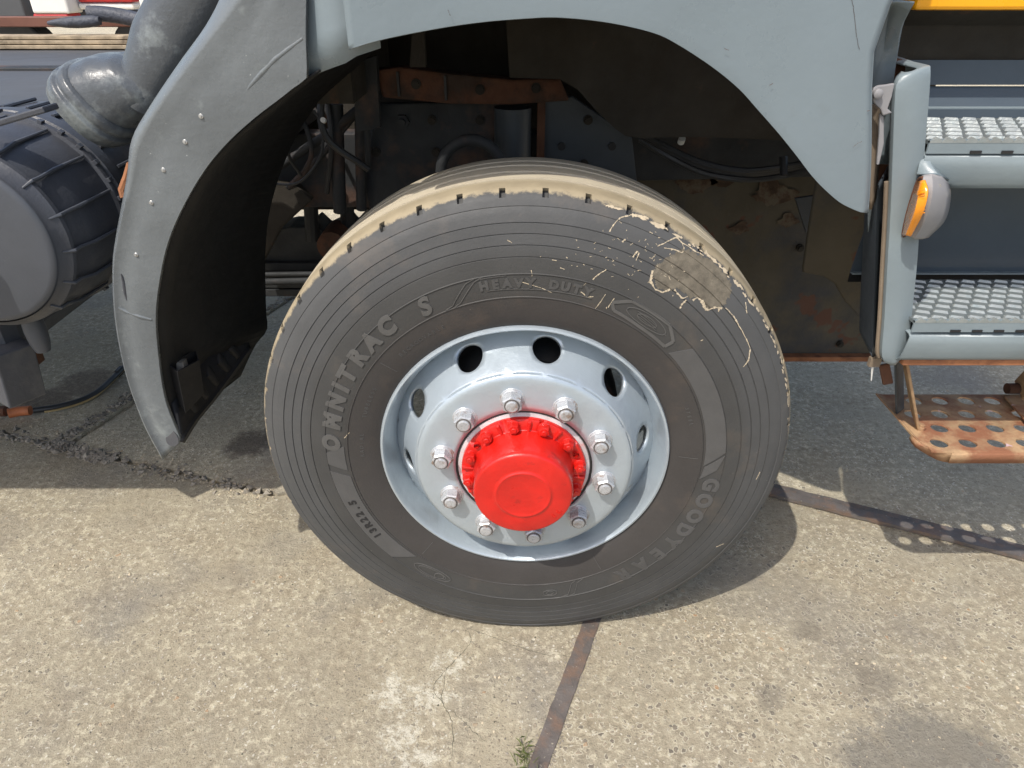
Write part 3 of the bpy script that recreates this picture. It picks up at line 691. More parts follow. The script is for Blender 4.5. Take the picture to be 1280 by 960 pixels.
# overspray of red around the centre hole
m = M['wheel_disc'] = M['wheel'].copy(); disc.data.materials[0] = m
N = m.node_tree.nodes; L = m.node_tree.links; b = N['Principled BSDF']; src = b.inputs['Base Color'].links[0].from_socket
tc = N.new('ShaderNodeTexCoord'); sp = N.new('ShaderNodeSeparateXYZ'); L.new(tc.outputs['Object'], sp.inputs[0]); cb = N.new('ShaderNodeCombineXYZ'); L.new(sp.outputs[0], cb.inputs[0]); L.new(sp.outputs[2], cb.inputs[2])
ln = N.new('ShaderNodeVectorMath'); ln.operation = 'LENGTH'; L.new(cb.outputs[0], ln.inputs[0])
k1 = N.new('ShaderNodeMapRange'); L.new(ln.outputs['Value'], k1.inputs[0]); k1.inputs[1].default_value = .158; k1.inputs[2].default_value = .141
k2 = N.new('ShaderNodeMapRange'); L.new(sp.outputs[2], k2.inputs[0]); k2.inputs[1].default_value = .05; k2.inputs[2].default_value = .12; k2.inputs[4].default_value = .45
nz = N.new('ShaderNodeTexNoise'); nz.inputs['Scale'].default_value = 9; L.new(tc.outputs['Object'], nz.inputs['Vector']); k3 = N.new('ShaderNodeMapRange'); L.new(nz.outputs[0], k3.inputs[0]); k3.inputs[1].default_value = .42; k3.inputs[2].default_value = .56
mm = N.new('ShaderNodeMath'); mm.operation = 'MULTIPLY'; L.new(k1.outputs[0], mm.inputs[0]); L.new(k2.outputs[0], mm.inputs[1]); m2 = N.new('ShaderNodeMath'); m2.operation = 'MULTIPLY'; L.new(mm.outputs[0], m2.inputs[0]); L.new(k3.outputs[0], m2.inputs[1])
x = N.new('ShaderNodeMix'); x.data_type = 'RGBA'; L.new(m2.outputs[0], x.inputs[0]); L.new(src, x.inputs[6]); x.inputs[7].default_value = (.72,.22,.20,1); L.new(x.outputs[2], b.inputs['Base Color'])

# brake drum behind the holes
vs, fs = lathe([(.10,.045), (.205,.045), (.215,.06), (.215,.22), (.10,.22)], 48); raw('brake_drum', vs, fs, M['frame'], wheel, smooth=True)
# hub
vs, fs = lathe([(.1400,-.030), (.1395,-.047), (.1365,-.0475), (.1350,-.040)], 80); raw('hub_gap_ring', vs, fs, M['dark_gap'], wheel, smooth=True)
vs, fs = lathe([(.1365,.0), (.1365,-.044), (.1345,-.0470), (.1300,-.0480), (.1270,-.0490)], 80); raw('pilot_ring', vs, fs, M['worn_ring'], wheel, smooth=True)
def hubflange(k, i, r, a):
    ph = (k % 16)
    if i in (2, 3) and ph in (0, 1): return r-.006, a+.004
    return r, a
vs, fs = lathe([(.1275,-.02), (.1275,-.0530), (.1265,-.0580), (.1230,-.0600), (.1040,-.0610), (.1005,-.0640), (.0985,-.0750)], 160, dr=hubflange)
raw('hub_flange', vs, fs, M['red'], wheel, smooth=True, sharp=35)
vs, fs = lathe([(.1030,-.058), (.1020,-.066), (.0990,-.090), (.0985,-.110), (.0975,-.1270), (.0955,-.1315), (.0920,-.1330), (.0620,-.1335), (.0565,-.1335), (.0550,-.1352), (.0530,-.1362), (.0505,-.1352), (.0480,-.1345), (.0200,-.1350), (.0001,-.1350)], 96)
raw('hub_cap', vs, fs, M['red'], wheel, smooth=True, sharp=50)
mb = MB()
def put_hub(ch, px, deg_rot, size, c):
    V, F = glyph(ch, size, .0004); R = math.radians(deg_rot)
    mb.add([Vector((c[0]+v.x*math.cos(R)-v.y*math.sin(R), -.1332-.14-(.0012 if v.z > 0 else -.001), c[1]+v.x*math.sin(R)+v.y*math.cos(R))) for v in V], F)
put_hub('3', 0, -125, .014, (.066, -.040)); put_hub('5', 0, -125, .014, (.057, -.050))
mb.build('cast_figures', M['red'], wheel)
# ribs between the hub bolts and the bolts themselves
def hexbolt(name, r, deg, a0, a1, af, m, parent=wheel, washer=None, stud=None, roll=0, label=None):
    th = math.radians(deg); c = Vector((r*math.cos(th), 0, r*math.sin(th))); mb = MB()
    def ringpts(n, rad, a, off=0): return [Vector((c.x+rad*math.cos(2*PI*k/n+off), a-.14, c.z+rad*math.sin(2*PI*k/n+off))) for k in range(n)]
    def stack(rings):
        n = len(rings[0]); vs = [q for rg in rings for q in rg]; fs = []
        for i in range(len(rings)-1):
            for k in range(n): fs.append((i*n+k, i*n+(k+1) % n, (i+1)*n+(k+1) % n, (i+1)*n+k))
        fs.append(tuple((len(rings)-1)*n+k for k in range(n))); mb.add(vs, fs)
    if washer:
        wr, wh = washer; stack([ringpts(24, wr, a0+.002), ringpts(24, wr, a0-wh*.7), ringpts(24, wr*.93, a0-wh)]); 
        stack([ringpts(24, wr*.90, a0-wh+.001), ringpts(24, wr*.80, a0-wh-.003)]); b0 = a0-wh-.0025
    else: b0 = a0
    R6 = af/math.sqrt(3)
    stack([ringpts(6, R6, b0, roll), ringpts(6, R6, a1+.0025, roll), ringpts(6, R6*.88, a1, roll)])
    if stud and washer and washer[0] > .02:
        q0 = len(mb.f); stack([ringpts(18, stud[0]*1.22, a1+.001), ringpts(18, stud[0]*1.22, a1-.0005)]); dark = (q0, len(mb.f))  # flat ring painted dark in place of a shaded groove
    else: dark = None
    if stud:
        sr, sh = stud; stack([ringpts(16, sr, a1+.001), ringpts(16, sr, a1-sh*.7), ringpts(16, sr*.8, a1-sh)])
    o = mb.build(name, m, parent, smooth=True, sharp=25, label=label)
    if dark:
        o.data.materials.append(M['stud_groove_shade'])
        for k in range(*dark): o.data.polygons[k].material_index = 1
    return o
for i in range(10):
    hexbolt('wheel_nut', .1685, 98.0-36*i, -.0445, -.0745, .0355, M['nut'], washer=(.0255,.006), stud=(.0125,.0045), roll=random.uniform(0, 1))
for i in range(12):
    d = 100+30*i
    hexbolt('hub_bolt', .1145, d, -.060, -.0765, .0195, M['red'], washer=(.0128,.002), stud=(.0055,.003), roll=random.uniform(0, 1))
    if i % 4 == 1:
        t2 = math.radians(d+15); mb = MB(); c0 = wl(.1145, t2, -.060); mb.tube([c0+Vector((0,.002,0)), c0+Vector((0,-.006,0))], .0062, 12, cap=False); mb.tube([c0+Vector((0,-.0058,0)), c0+Vector((0,.001,0))], [.0040,.0036], 12, cap=False)
        mb.build('threaded_hole', M['red'], wheel)
    mb = MB()
    t3 = math.radians(d+15); rr = [wl(.126, t3-.035, -.052), wl(.126, t3+.035, -.052), wl(.100, t3+.028, -.052), wl(.100, t3-.028, -.052)]
    if i % 4 != 1: mb.prism(rr, (0, -.0135, 0)); mb.build('hub_rib', M['red'], wheel, bevel=.003)

# axle stub end, drawn inside
mb = MB(); mb.tube([(0,.30,.545), (0,2.2,.545)], .07, 20); mb.box((0,1.2,.50), (.12,1.7,.14)); mb.build('front_axle', M['frame'], truck, bevel=.01)

# ---------------- wing panel
YW = -.035
arch = [(436,61), (476,49), (540,36), (600,27), (660,22), (700,21), (760,27), (820,40), (854,55), (900,83), (935,110), (960,137), (985,166), (1005,193), (1020,216), (1034,234), (1052,252), (1068,261), (1078,265), (1084,265.5)]
A = smooth_line([aty(x, y, YW) for x, y in arch], 90)
TOPZ = 2.3
xl = A[0].x; xr = A[-1].x
rows = [0, .006, .02, .05, .08, .12, .16, .20, .25, .30, .37, .45, .7, 1.0]
EX = [aty(x, y, YW) for x, y in ((1084,265.5), (1086,240), (1087,200), (1087,140), (1087,100), (1089,65), (1095,35), (1104,14), (1118,-8), (1135,-30), (1150,-120))]
def edgeX(z):
    for a, b in zip(EX, EX[1:]):
        if a.z <= z <= b.z: return a.x+(b.x-a.x)*(z-a.z)/(b.z-a.z)
    return EX[0].x if z < EX[0].z else EX[-1].x
curves = [[Vector((p.x, YW+.034, p.z+.002)) for p in A], [Vector((p.x, YW+.004, p.z-.0005)) for p in A]]
for f in rows:
    c = []
    for i, p in enumerate(A):
        s = i/(len(A)-1); tx = xl-.005 + (xr-.055-xl)*s if False else p.x + (0 if s < .9 else 0)
        z_ = p.z + (TOPZ-p.z)*f
        q = Vector((p.x + (edgeX(z_)-xr)*max(0, (s-.3)/.7)**2, YW, z_)); yb = YW - .006*math.sin(min(1, f*3)*PI/2)
        q.y = yb; c.append(q)
    curves.append(c)
wing = lofted('wing_panel', curves, M['wing'], truck, resample=False, solid=.0025, sharp=45)
# rolled right edge of the wing
edge = [c[-1] for c in curves[2:]]
lofted('wing_edge', [edge, [p+Vector((.003,.004,0)) for p in edge], [p+Vector((.003,.045,0)) for p in edge]], M['wing'], truck, resample=False, solid=.002)
# rounded left shoulder and inset channel beside the wing
e0 = [c[0] for c in curves[2:]]
def off(ps, dx, y, dz=0): return [Vector((p.x+dx, y, p.z+dz)) for p in ps]
e1 = [aty(436,61,-.035)] + [Vector((aty(436,61,-.035).x, -.035, z)) for z in (1.36,1.45,1.6,2.0,2.3)]
def vcol(px, py, Y, top=2.3, lean=0):
    p = aty(px, py, Y); return [p, Vector((p.x+lean*.1, Y, p.z+.1)), Vector((p.x, Y, p.z+.4)), Vector((p.x, Y, top))]
lofted('wing_channel', [vcol(476,60,.012), vcol(446,70,.004), vcol(432,79,.000), vcol(415,85,.006), vcol(402,90,.024), vcol(390,95,.030), vcol(380,98,.022), vcol(372,102,.010)], M['wing'], truck, n=20, solid=.003)
mb = MB()
for pts_ in ([(1064,-6),(1068,20),(1071,45),(1074,62)], [(962,107),(966,104)], [(1066,184),(1071,180),(1077,177)], [(1084,139),(1087,138)], [(560,12),(563,20)], [(905,60),(911,63)]):
    P_ = smooth_line([aty(x, y, YW-.0072) for x, y in pts_], 14)
    for a, b in zip(P_, P_[1:]): j = Vector((random.uniform(-.0008,.0008), 0, random.uniform(-.0008,.0008))); mb.tube([a, b+j], .00025, 4)
mb.build('paint_scratches', M['rust_dark'], wing, kind='stuff')
# ---------------- rear mudguard: broad outer face, returns and black liner
outer = [(300,-90,.02), (285,-20,.025), (262,30,.03), (225,82,.04), (188,137,.05), (166,178,.06), (160,225,.065), (146,300,.08), (142,340,.085), (145,400,.09), (158,465,.10), (180,528,.11), (204,573,.12)]
ridge = [(350,-70,-.005), (320,-20,.0), (290,18,.003), (250,68,.01), (208,125,.02), (177,180,.04), (167,228,.050), (151,300,.064), (146,340,.073), (149,400,.080), (161,465,.090), (183,527,.102), (206,572,.115)]
inner = [(382,98,.010), (372,104,.012), (352,120,.014), (318,146,.018), (285,176,.025), (255,212,.035), (228,258,.045), (210,300,.058), (200,342,.068), (194,392,.078), (197,442,.088), (206,500,.10), (226,551,.112)]
P3 = lambda L_: [aty(x, y, Y) for x, y, Y in L_]
nO = 70
O = smooth_line(P3(outer), nO); Rg = smooth_line(P3(ridge), nO); I = smooth_line(P3(inner), nO)
top_in = smooth_line([aty(x, y, Y) for x, y, Y in [(382,-70,.01)] + [(382,-20,.01), (381,40,.01)] + inner], nO)
back = [p+Vector((-.012,.035,.004)) for p in O]
def inward(ps, d): return [p+Vector((0, d, 0)) for p in ps]
crv = [[p+Vector((-.02,.30,.0)) for p in O], [p+Vector((-.014,.05,0)) for p in O], [p+Vector((-.006,.012,0)) for p in O], O, [a.lerp(b, .35)+Vector((0,-.004,0)) for a, b in zip(O, Rg)], [a.lerp(b, .7)+Vector((0,-.005,0)) for a, b in zip(O, Rg)], Rg,
       [a.lerp(b, .15)+Vector((0,.004,0)) for a, b in zip(Rg, top_in)]] + [[a.lerp(b, t)+Vector((0,-.001*math.sin(t*PI),0)) for a, b in zip(Rg, top_in)] for t in (.35,.6,.85)] + [top_in, [p+Vector((.001,.006,.001)) for p in top_in]]
from mathutils.bvhtree import BVHTree
_V = [p for c in crv for p in c]; _F = [(i*nO+j, i*nO+j+1, (i+1)*nO+j+1, (i+1)*nO+j) for i in range(len(crv)-1) for j in range(nO-1)]
_bvh = BVHTree.FromPolygons(_V, _F)
def on_guard(px, py, lift=0.0):
    h = _bvh.ray_cast(CAM, ray(px, py).normalized())
    return (h[0] if h[0] is not None else aty(px, py, .05)) + Vector((0, -.002-lift, 0))
guard = lofted('rear_mudguard', crv, M['guard'], truck, resample=False, solid=.004, sharp=60)
# moulded crease near the top
mb = MB(); mb.tube([on_guard(x,y)+Vector((0,.0035,0)) for x, y in ((378,48),(362,60),(345,73),(328,90),(312,108),(298,128))], [.004,.0046,.005,.005,.0042,.002], 10); mb.build('moulded_crease', M['guard'], guard, smooth=True)
# liner inside the guard (black wall that turns in towards the chassis)
linA = smooth_line([aty(x, y, Y) for x, y, Y in [(400,88,.02), (372,106,.02), (318,150,.03), (285,180,.035), (255,216,.045), (230,260,.055), (212,300,.068), (202,342,.078), (196,392,.088), (199,442,.10), (208,500,.112), (227,549,.122)]], 50)
linB = []
for i, p in enumerate(linA):
    s = i/49; q = p + Vector((-.01, .20, .01)); linB.append(q)
linC = smooth_line([aty(x, y, .46) for x, y in [(470,60), (440,88), (400,125), (372,165), (350,215), (336,265), (331,310), (331,350), (332,390), (333,412), (318,432), (300,470)]], 50)
lofted('mudguard_liner', [linA, [a.lerp(c, .12) for a, c in zip(linA, linC)], [a.lerp(c, .5)+Vector((-.025,0,0)) for a, c in zip(linA, linC)], linC], M['liner'], truck, resample=False, solid=.004)
# ribbed mud flap foot with a moulded socket
fa = aty(205,572,.125); 
flapA = [aty(227,548,.12), aty(245,520,.19), aty(268,492,.27), aty(292,460,.35), aty(312,432,.42)]
up = [aty(214,505,.12), aty(232,480,.19), aty(255,450,.27), aty(280,425,.35), aty(300,400,.42)]
lofted('mudguard_foot', [[p+Vector((.0,.0,-.012)) for p in flapA], [p+Vector((.004,-.012,.0)) for p in flapA], [p+Vector((.0,-.006,.006)) for p in flapA], up], M['flap'], truck, n=20, solid=.008)
def flapP(t, s): return Vector(smooth_line(flapA, 21)[int(t*20)]).lerp(Vector(smooth_line(up, 21)[int(t*20)]), s)
for t in (.25, .42, .58, .74, .88):
    mb = MB(); a = flapP(t, .18)+Vector((0,-.008,0)); b_ = flapP(t, .80)+Vector((-.012,-.008,.012)); mb.tube([a, a.lerp(b_, .5)+Vector((0,-.012,0)), b_], [.010,.015,.006], 10); mb.build('moulded_rib', M['flap'], guard, smooth=True)
mb = MB()
S0 = [aty(212,450,.13), aty(246,437,.18), aty(249,452,.17), aty(228,464,.13)]
sk = [aty(210,455,.13), aty(244,438,.20), aty(248,450,.17), aty(222,464,.11)]
bt = [aty(226,505,.135), aty(252,485,.20), aty(254,492,.18), aty(232,516,.125)]
mb.add(sk+bt, [(0,1,5,4), (1,2,6,5), (2,3,7,6), (3,0,4,7)]); mb.build('moulded_socket', M['flap'], guard, solid=.004, offset=0)
mb = MB(); mb.box(aty(226,456,.155), (.022,.02,.02)); mb.build('socket_insert', M['rubble'], guard)
# patches and rivets on the guard face
for px, py in ((252,145), (232,177), (205,212), (190,253), (171,318)):
    c = on_guard(px, py); mb = MB(); mb.tube([c+Vector((0,.004,0)), c+Vector((0,-.0008,0)), c+Vector((0,-.0016,0))], [.0042,.0042,.0034], 12); mb.tube([c+Vector((0,-.0015,0)), c+Vector((0,-.003,0))], [.0022,.0015], 8)
    mb.build('rivet', M['rivet'], guard, smooth=True)
mb = MB(); c = on_guard(215,546)+Vector((0,.003,0)); mb.add([c+Vector((.014*math.cos(t)*(1-.3*math.sin(t)), -.004, .024*math.sin(t)+.004*math.cos(t))) for t in [2*PI*k/18 for k in range(18)]], [tuple(range(18))]); mb.build('dark_patch', M['canister'], guard, solid=.001)
mb = MB(); mb.tube([on_guard(x,y)+Vector((0,.0015,0)) for x, y in ((148,384),(158,389),(175,395),(190,399))], [.003,.004,.0045,.003], 8); mb.build('raised_seam', M['guard'], guard, smooth=True)
mb = MB(); mb.tube([on_guard(x,y) for x, y in ((152,342),(155,352),(157,366),(159,375))], [.001,.003,.003,.001], 8); mb.build('cable_tie_loop', M['canister'], guard, smooth=True)
mb = MB(); mb.tube([aty(163,205,.17), aty(158,222,.17), aty(152,237,.17), aty(155,247,.165)], .007, 8); mb.build('rusty_bracket', M['rust'], truck, smooth=True)

# ---------------- black canister and duct to the left
YC = .17
fc = aty(-44,306,YC); pr = aty(68,330,YC); RC = (pr-fc).length
def cyl_profile(prof, n=96, name='x', m=None, parent=truck, sharp=35):
    vs = []; fs = []
    for k in range(n):
        th = 2*PI*k/n
        for r, a in prof: vs.append((fc.x+r*math.cos(th), YC+a, fc.z+r*math.sin(th)))
    m_ = len(prof)
    for k in range(n):
        for i in range(m_-1): fs.append((k*m_+i, k*m_+i+1, ((k+1) % n)*m_+i+1, ((k+1) % n)*m_+i))
    return raw(name, vs, fs, m, parent, smooth=True, sharp=sharp)
can = cyl_profile([(RC+.004,.006), (RC+.010,.020), (RC+.022,.030), (RC+.024,.038), (RC+.018,.044), (RC+.020,.060), (RC+.030,.090), (RC+.034,.120), (RC+.037,.200), (RC+.038,.208), (RC+.046,.210), (RC+.048,.214), (RC+.048,.222), (RC+.042,.226), (RC+.042,.232), (RC+.048,.236), (RC+.048,.270), (RC+.042,.276), (RC+.040,.400), (RC+.030,.41), (.01,.41)], name='air_canister', m=M['canister'])
cyl_profile([(.0005,-.004), (RC*.5,-.002), (RC-.012,.0), (RC-.002,.003), (RC+.003,.009), (RC+.004,.02)], name='end_cap', m=M['canister_cap'], parent=can)
for i in range(14):
    th = math.radians(-60+22*i+9)
    mb = MB(); pts = []
    for r, a in [(RC+.010,.018), (RC+.026,.034), (RC+.026,.058), (RC+.037,.095), (RC+.042,.206)]:
        pts.append(Vector((fc.x+r*math.cos(th), YC+a, fc.z+r*math.sin(th))))
    mb.tube(pts, [.002,.0042,.004,.0045,.003], 8); mb.build('rib', M['canister_cap'], can, smooth=True)
for i in range(30):
    th = math.radians(-60+11*i+3); c = Vector((fc.x+(RC+.049)*math.cos(th), YC+.216+.0, fc.z+(RC+.049)*math.sin(th)))
    R = Matrix.Rotation(-th, 3, 'Y'); mb = MB(); mb.box(c, (.008,.014,.010), R); mb.build('band_tab', M['canister'], can, bevel=.001)
for i in range(24):
    th = math.radians(-60+14*i); mb = MB(); p0 = Vector((fc.x+(RC+.046)*math.cos(th), YC+.276, fc.z+(RC+.046)*math.sin(th))); mb.tube([p0, p0+Vector((0,.12,0))], .0045, 6); mb.build('rear_rib', M['canister'], can, smooth=True)
# buckle of the strap, top left
mb = MB(); mb.box(aty(18,148,.22), (.16,.05,.012), Matrix.Rotation(-.25, 3, 'Y')); mb.build('strap_buckle', M['canister'], can, bevel=.003)
mb = MB(); mb.box(aty(8,460,.30), (.125,.09,.145), Matrix.Rotation(.12, 3, 'Y') @ Matrix.Rotation(-.5, 3, 'Z')); mb.build('canister_bracket', M['canister'], can, bevel=.004)
mb = MB(); c = aty(44,412,.27); mb.tube([c+Vector((0,0,.03)), c, c+Vector((0,0,-.03)), c+Vector((.0,0,-.055))], [.022,.024,.022,.016], 16); mb.build('drain_valve', M['canister_cap'], can, smooth=True)
mb = MB(); mb.box(aty(40,447,.33), (.035,.04,.035)); mb.build('rusty_lug', M['rust_dark'], can, bevel=.004)
# unseen rail and box added beside the chassis to cast the shade at left
mb = MB(); mb.box((-2.2,.035,1.075), (2.0,.04,.15)); mb.build('shade_rail', M['canister_cap'], truck, bevel=.01)
mb = MB(); mb.box((-2.15,.53,.80), (1.84,.50,.40)); mb.build('shade_box', M['canister_cap'], truck, bevel=.05)
# rubber boot and rising duct
def sweep(name, sections, m, parent=truck, n=28, sub=4, solid=0):
    """sections: (centre, axisA, axisB) ellipses, centre/axes as vectors"""
    C_ = smooth_line([s[0] for s in sections], len(sections)*sub); vs = []; fs = []; N_ = len(sections)*sub
    for i in range(N_):
        t = i/(N_-1)*(len(sections)-1); k = min(int(t), len(sections)-2); f = t-k; f = f*f*(3-2*f)
        a = Vector(sections[k][1]).lerp(Vector(sections[k+1][1]), f); b_ = Vector(sections[k][2]).lerp(Vector(sections[k+1][2]), f)
        c = Vector(sections[k][0]).lerp(Vector(sections[k+1][0]), t-k)
        for j in range(n):
            th = 2*PI*j/n; ca, sa = math.cos(th), math.sin(th); e = .75
            vs.append(c + a*math.copysign(abs(ca)**e, ca) + b_*math.copysign(abs(sa)**e, sa))
    for i in range(N_-1):
        for j in range(n): fs.append((i*n+j, i*n+(j+1) % n, (i+1)*n+(j+1) % n, (i+1)*n+j))
    fs.append(tuple(range(n))); fs.append(tuple((N_-1)*n+j for j in range(n)))
    return raw(name, vs, fs, m, parent, smooth=True, sharp=60)
Yb = .42
def aa(px, py, Y=Yb): return aty(px, py, Y)
bo = aa(132,128); ax = (aa(172,168)-aa(92,84))*.5; ay = Vector((0,.12,0)); nrm = Vector((-ax.z, 0, ax.x)).normalized()
if nrm.z < 0: nrm = -nrm
ring0 = [(bo-nrm*.030, ax*1.02, ay*1.02), (bo-nrm*.012, ax*1.10, ay*1.08), (bo, ax*1.12, ay*1.1), (bo+nrm*.008, ax*1.04, ay*1.04), (bo+nrm*.016, ax*1.08, ay*1.06), (bo+nrm*.026, ax*1.06, ay*1.05), (bo+nrm*.032, ax*.98, ay)]
duct = sweep('intake_boot', ring0, M['duct'], sub=3)
sweep('intake_hood', [(bo+nrm*.030, ax*.97, ay*.97), (bo+nrm*.055+Vector((.01,0,0)), ax*.93, ay*.95), (bo+nrm*.085+Vector((.03,0,-.005)), ax*.80+Vector((.0,0,.0)), ay*.9), (bo+nrm*.105+Vector((.055,0,-.01)), ax*.5, ay*.75)], M['duct'], sub=5)
dx = aa(205,118)-aa(165,90)
t0 = aa(190,100); t1 = aa(222,45); t2 = aa(262,-20); t3 = aa(320,-110)
wv = (aa(212,128)-aa(162,88))*.62
sweep('intake_duct', [(aa(186,120), wv*.9, ay*.85), (aa(198,96), wv*1.05, ay*.8), (t1, (aa(262,68)-aa(184,22))*.55, ay*.8), (t2, (aa(300,2)-aa(218,-48))*.58, ay*.8), (t3, (aa(300,2)-aa(218,-48))*.6, ay*.8)], M['duct'], sub=6)

# ---------------- chassis and inner wheel arch
mb = MB(); mb.box((-3.85,1.56,1.08), (6.5,1.78,.06)); mb.build('load_deck', M['bed_grey'], truck, bevel=.004)
mb = MB(); mb.prism([Vector((-7,.80,.835)), Vector((-.28,.80,.835)), Vector((-.18,.80,.90)), Vector((1.2,.80,.93)), Vector((1.2,.80,1.04)), Vector((-7,.80,1.04))], (0,.07,0)); mb.build('chassis_rail', M['frame'], truck, bevel=.004)
mb = MB(); mb.box((-3.0,1.62,.98), (8.2,.08,.28)); mb.build('chassis_rail', M['frame'], truck, bevel=.004)
poly_plate('spring_hanger', [(470,130), (570,128), (640,128), (640,205), (600,240), (470,300), (455,230)], .74, .03, M['frame'], truck, bevel=.004)
rc = poly_plate('rusty_crossbar', [(468,88), (500,84), (560,92), (640,100), (700,98), (712,126), (640,131), (560,130), (500,124), (478,122)], .66, .06, M['rust_dark'], truck, bevel=.006)
mb = MB(); mb.box(aty(498,105,.655), (.006,.012,.055)); mb.build('weld_seam', M['black'], rc); mb = MB(); mb.box(aty(557,110,.655), (.006,.012,.055)); mb.build('weld_seam', M['black'], rc)
c = aty(503,152,.735); mb = MB(); mb.tube([c+Vector((0,.01,0)), c+Vector((0,-.01,0))], .019, 6); mb.tube([c+Vector((0,.01,0)), c+Vector((0,-.025,0))], .010, 12); mb.build('frame_bolt', M['frame'], truck)
poly_plate('frame_plate', [(676,126), (715,120), (790,172), (800,260), (676,240)], .72, .02, M['bluesteel'], truck, bevel=.003)
for px, py in ((702,183), (765,183)):
    c = aty(px, py, .715); mb = MB(); mb.tube([c+Vector((0,.01,0)), c+Vector((0,-.004,0))], .010, 14); mb.build('plate_hole', M['black'], truck)
mb = MB(); mb.tube([aty(641,134,.70), aty(641,150,.70), aty(641,210,.70)], .048, 20); mb.build('air_spring', M['bluesteel'], truck, smooth=True)
mb = MB(); mb.box(aty(676,165,.70), (.02,.02,.22)); mb.build('rusty_strut', M['rust_dark'], truck)
# steering arm eye showing above the tyre
c = aty(590,215,.52); mb = MB(); mb.tube([c+Vector((.075*math.cos(t), 0, .075*math.sin(t))) for t in [PI*k/12 for k in range(13)]], .014, 10); mb.tube([c+Vector((-.03,.03,-.02)), c+Vector((-.03,-.0,-.02))], .03, 14); mb.build('brake_chamber', M['frame'], truck, smooth=True)
# inner arch sheet: brown, folded, with a cut lower edge
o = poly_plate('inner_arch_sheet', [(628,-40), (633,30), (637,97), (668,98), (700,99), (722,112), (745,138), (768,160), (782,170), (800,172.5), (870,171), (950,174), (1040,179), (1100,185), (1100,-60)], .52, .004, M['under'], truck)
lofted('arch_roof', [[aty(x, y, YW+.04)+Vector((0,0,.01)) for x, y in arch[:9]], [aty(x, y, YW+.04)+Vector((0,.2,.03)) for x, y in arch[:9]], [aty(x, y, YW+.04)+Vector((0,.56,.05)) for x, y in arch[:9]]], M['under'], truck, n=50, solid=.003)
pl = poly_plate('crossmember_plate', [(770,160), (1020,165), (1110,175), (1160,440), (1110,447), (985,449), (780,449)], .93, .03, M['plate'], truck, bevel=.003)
mb = MB(); q0 = aty(780,444,.925); q1 = aty(1150,444,.925); mb.box((q0+q1)/2+Vector((0,.0,-.004)), ((q1-q0).length,.05,.018)); mb.build('rusty_lower_edge', M['rust'], pl, bevel=.003)
poly_plate('bright_gusset', [(994,248), (1020,244), (1016,270), (1008,292)], .80, .01, M['bluesteel'], truck, bevel=.002)
poly_plate('mud_flap', [(1026,195), (1100,215), (1100,400), (1076,398), (1056,376), (1044,355), (1030,346), (1004,341), (1004,335), (1012,280)], .50, .012, M['plate'], truck, bevel=.004)
for j, (px, py, w_) in enumerate(((870,232,.05), (900,226,.035), (965,240,.06), (985,275,.03), (925,285,.028), (845,215,.03))):
    c = aty(px, py, .925); n_ = 26; pts_ = [c+Vector((w_*(1+.35*math.sin(3*t+j)+random.uniform(-.16,.16))*math.cos(t), 0, w_*.62*(1+.3*math.cos(2*t+j)+random.uniform(-.18,.18))*math.sin(t))) for t in [2*PI*k/n_ for k in range(n_)]]
    mb = MB(); mb.prism(pts_, (0,-.0015,0)); mb.build('rust_scab', M['scab'], pl)
for j, (dy, rad) in enumerate(((0,.008), (.006,.006), (-.007,.007), (.012,.005), (.03,.009))):
    mb = MB(); mb.tube(smooth_line([aty(800,168+dy*200,.66+dy), aty(838,188+dy*300,.65), aty(880,206+dy*350,.64), aty(930,215+dy*300,.62), aty(975,211+dy*300,.60+dy), aty(1020,202+dy*200,.58), aty(1060,190,.56)], 30), rad, 8); mb.build('brake_hose', M['hose'], truck, smooth=True)
mb = MB(); mb.tube([aty(979,196,.60), aty(980,219,.58)], .010, 8); mb.build('hose_clamp', M['black'], truck)
mb = MB(); c = aty(851,178,.63); mb.tube([c, c+Vector((0,-.01,.012))], .009, 10); mb.build('white_plug', M['silver_hose'], truck, smooth=True)
for a_, b2, r_ in (((345,210),(480,110),.012), ((360,235),(455,130),.008), ((420,130),(425,265),.018), ((450,150),(452,262),.014)):
    mb = MB(); mb.tube([aty(*a_, .70), aty((a_[0]+b2[0])/2, (a_[1]+b2[1])/2+6, .69), aty(*b2, .70)], r_, 10); mb.build('brake_pipe', M['frame'], truck, smooth=True)
mb = MB(); mb.tube(smooth_line([aty(392,138,.60), aty(403,158,.60), aty(402,190,.60), aty(388,215,.60), aty(368,230,.61), aty(335,229,.62)], 24), .0035, 8); mb.build('brake_hose', M['hose'], truck, smooth=True)
c = aty(405,151,.59); mb = MB(); mb.tube([c, c+Vector((0,-.01,.004))], .0065, 10); mb.build('pale_fitting', M['silver_hose'], truck, smooth=True)
random.seed(21)
for j in range(9):
    x0_ = random.uniform(345, 470); y0_ = random.uniform(85, 130); x1_ = x0_+random.uniform(-70, 60); y1_ = random.uniform(180, 262); Y_ = random.uniform(.62, .95); xm = (x0_+x1_)/2+random.uniform(-30, 30)
    mb = MB(); mb.tube(smooth_line([aty(x0_, y0_, Y_), aty(xm, (y0_+y1_)/2+random.uniform(-20, 25), Y_-.03), aty(max(345, x1_), y1_, Y_)], 16), random.uniform(.003, .009), 8); mb.build('air_line', M['hose'] if j % 3 else M['frame'], truck, smooth=True)
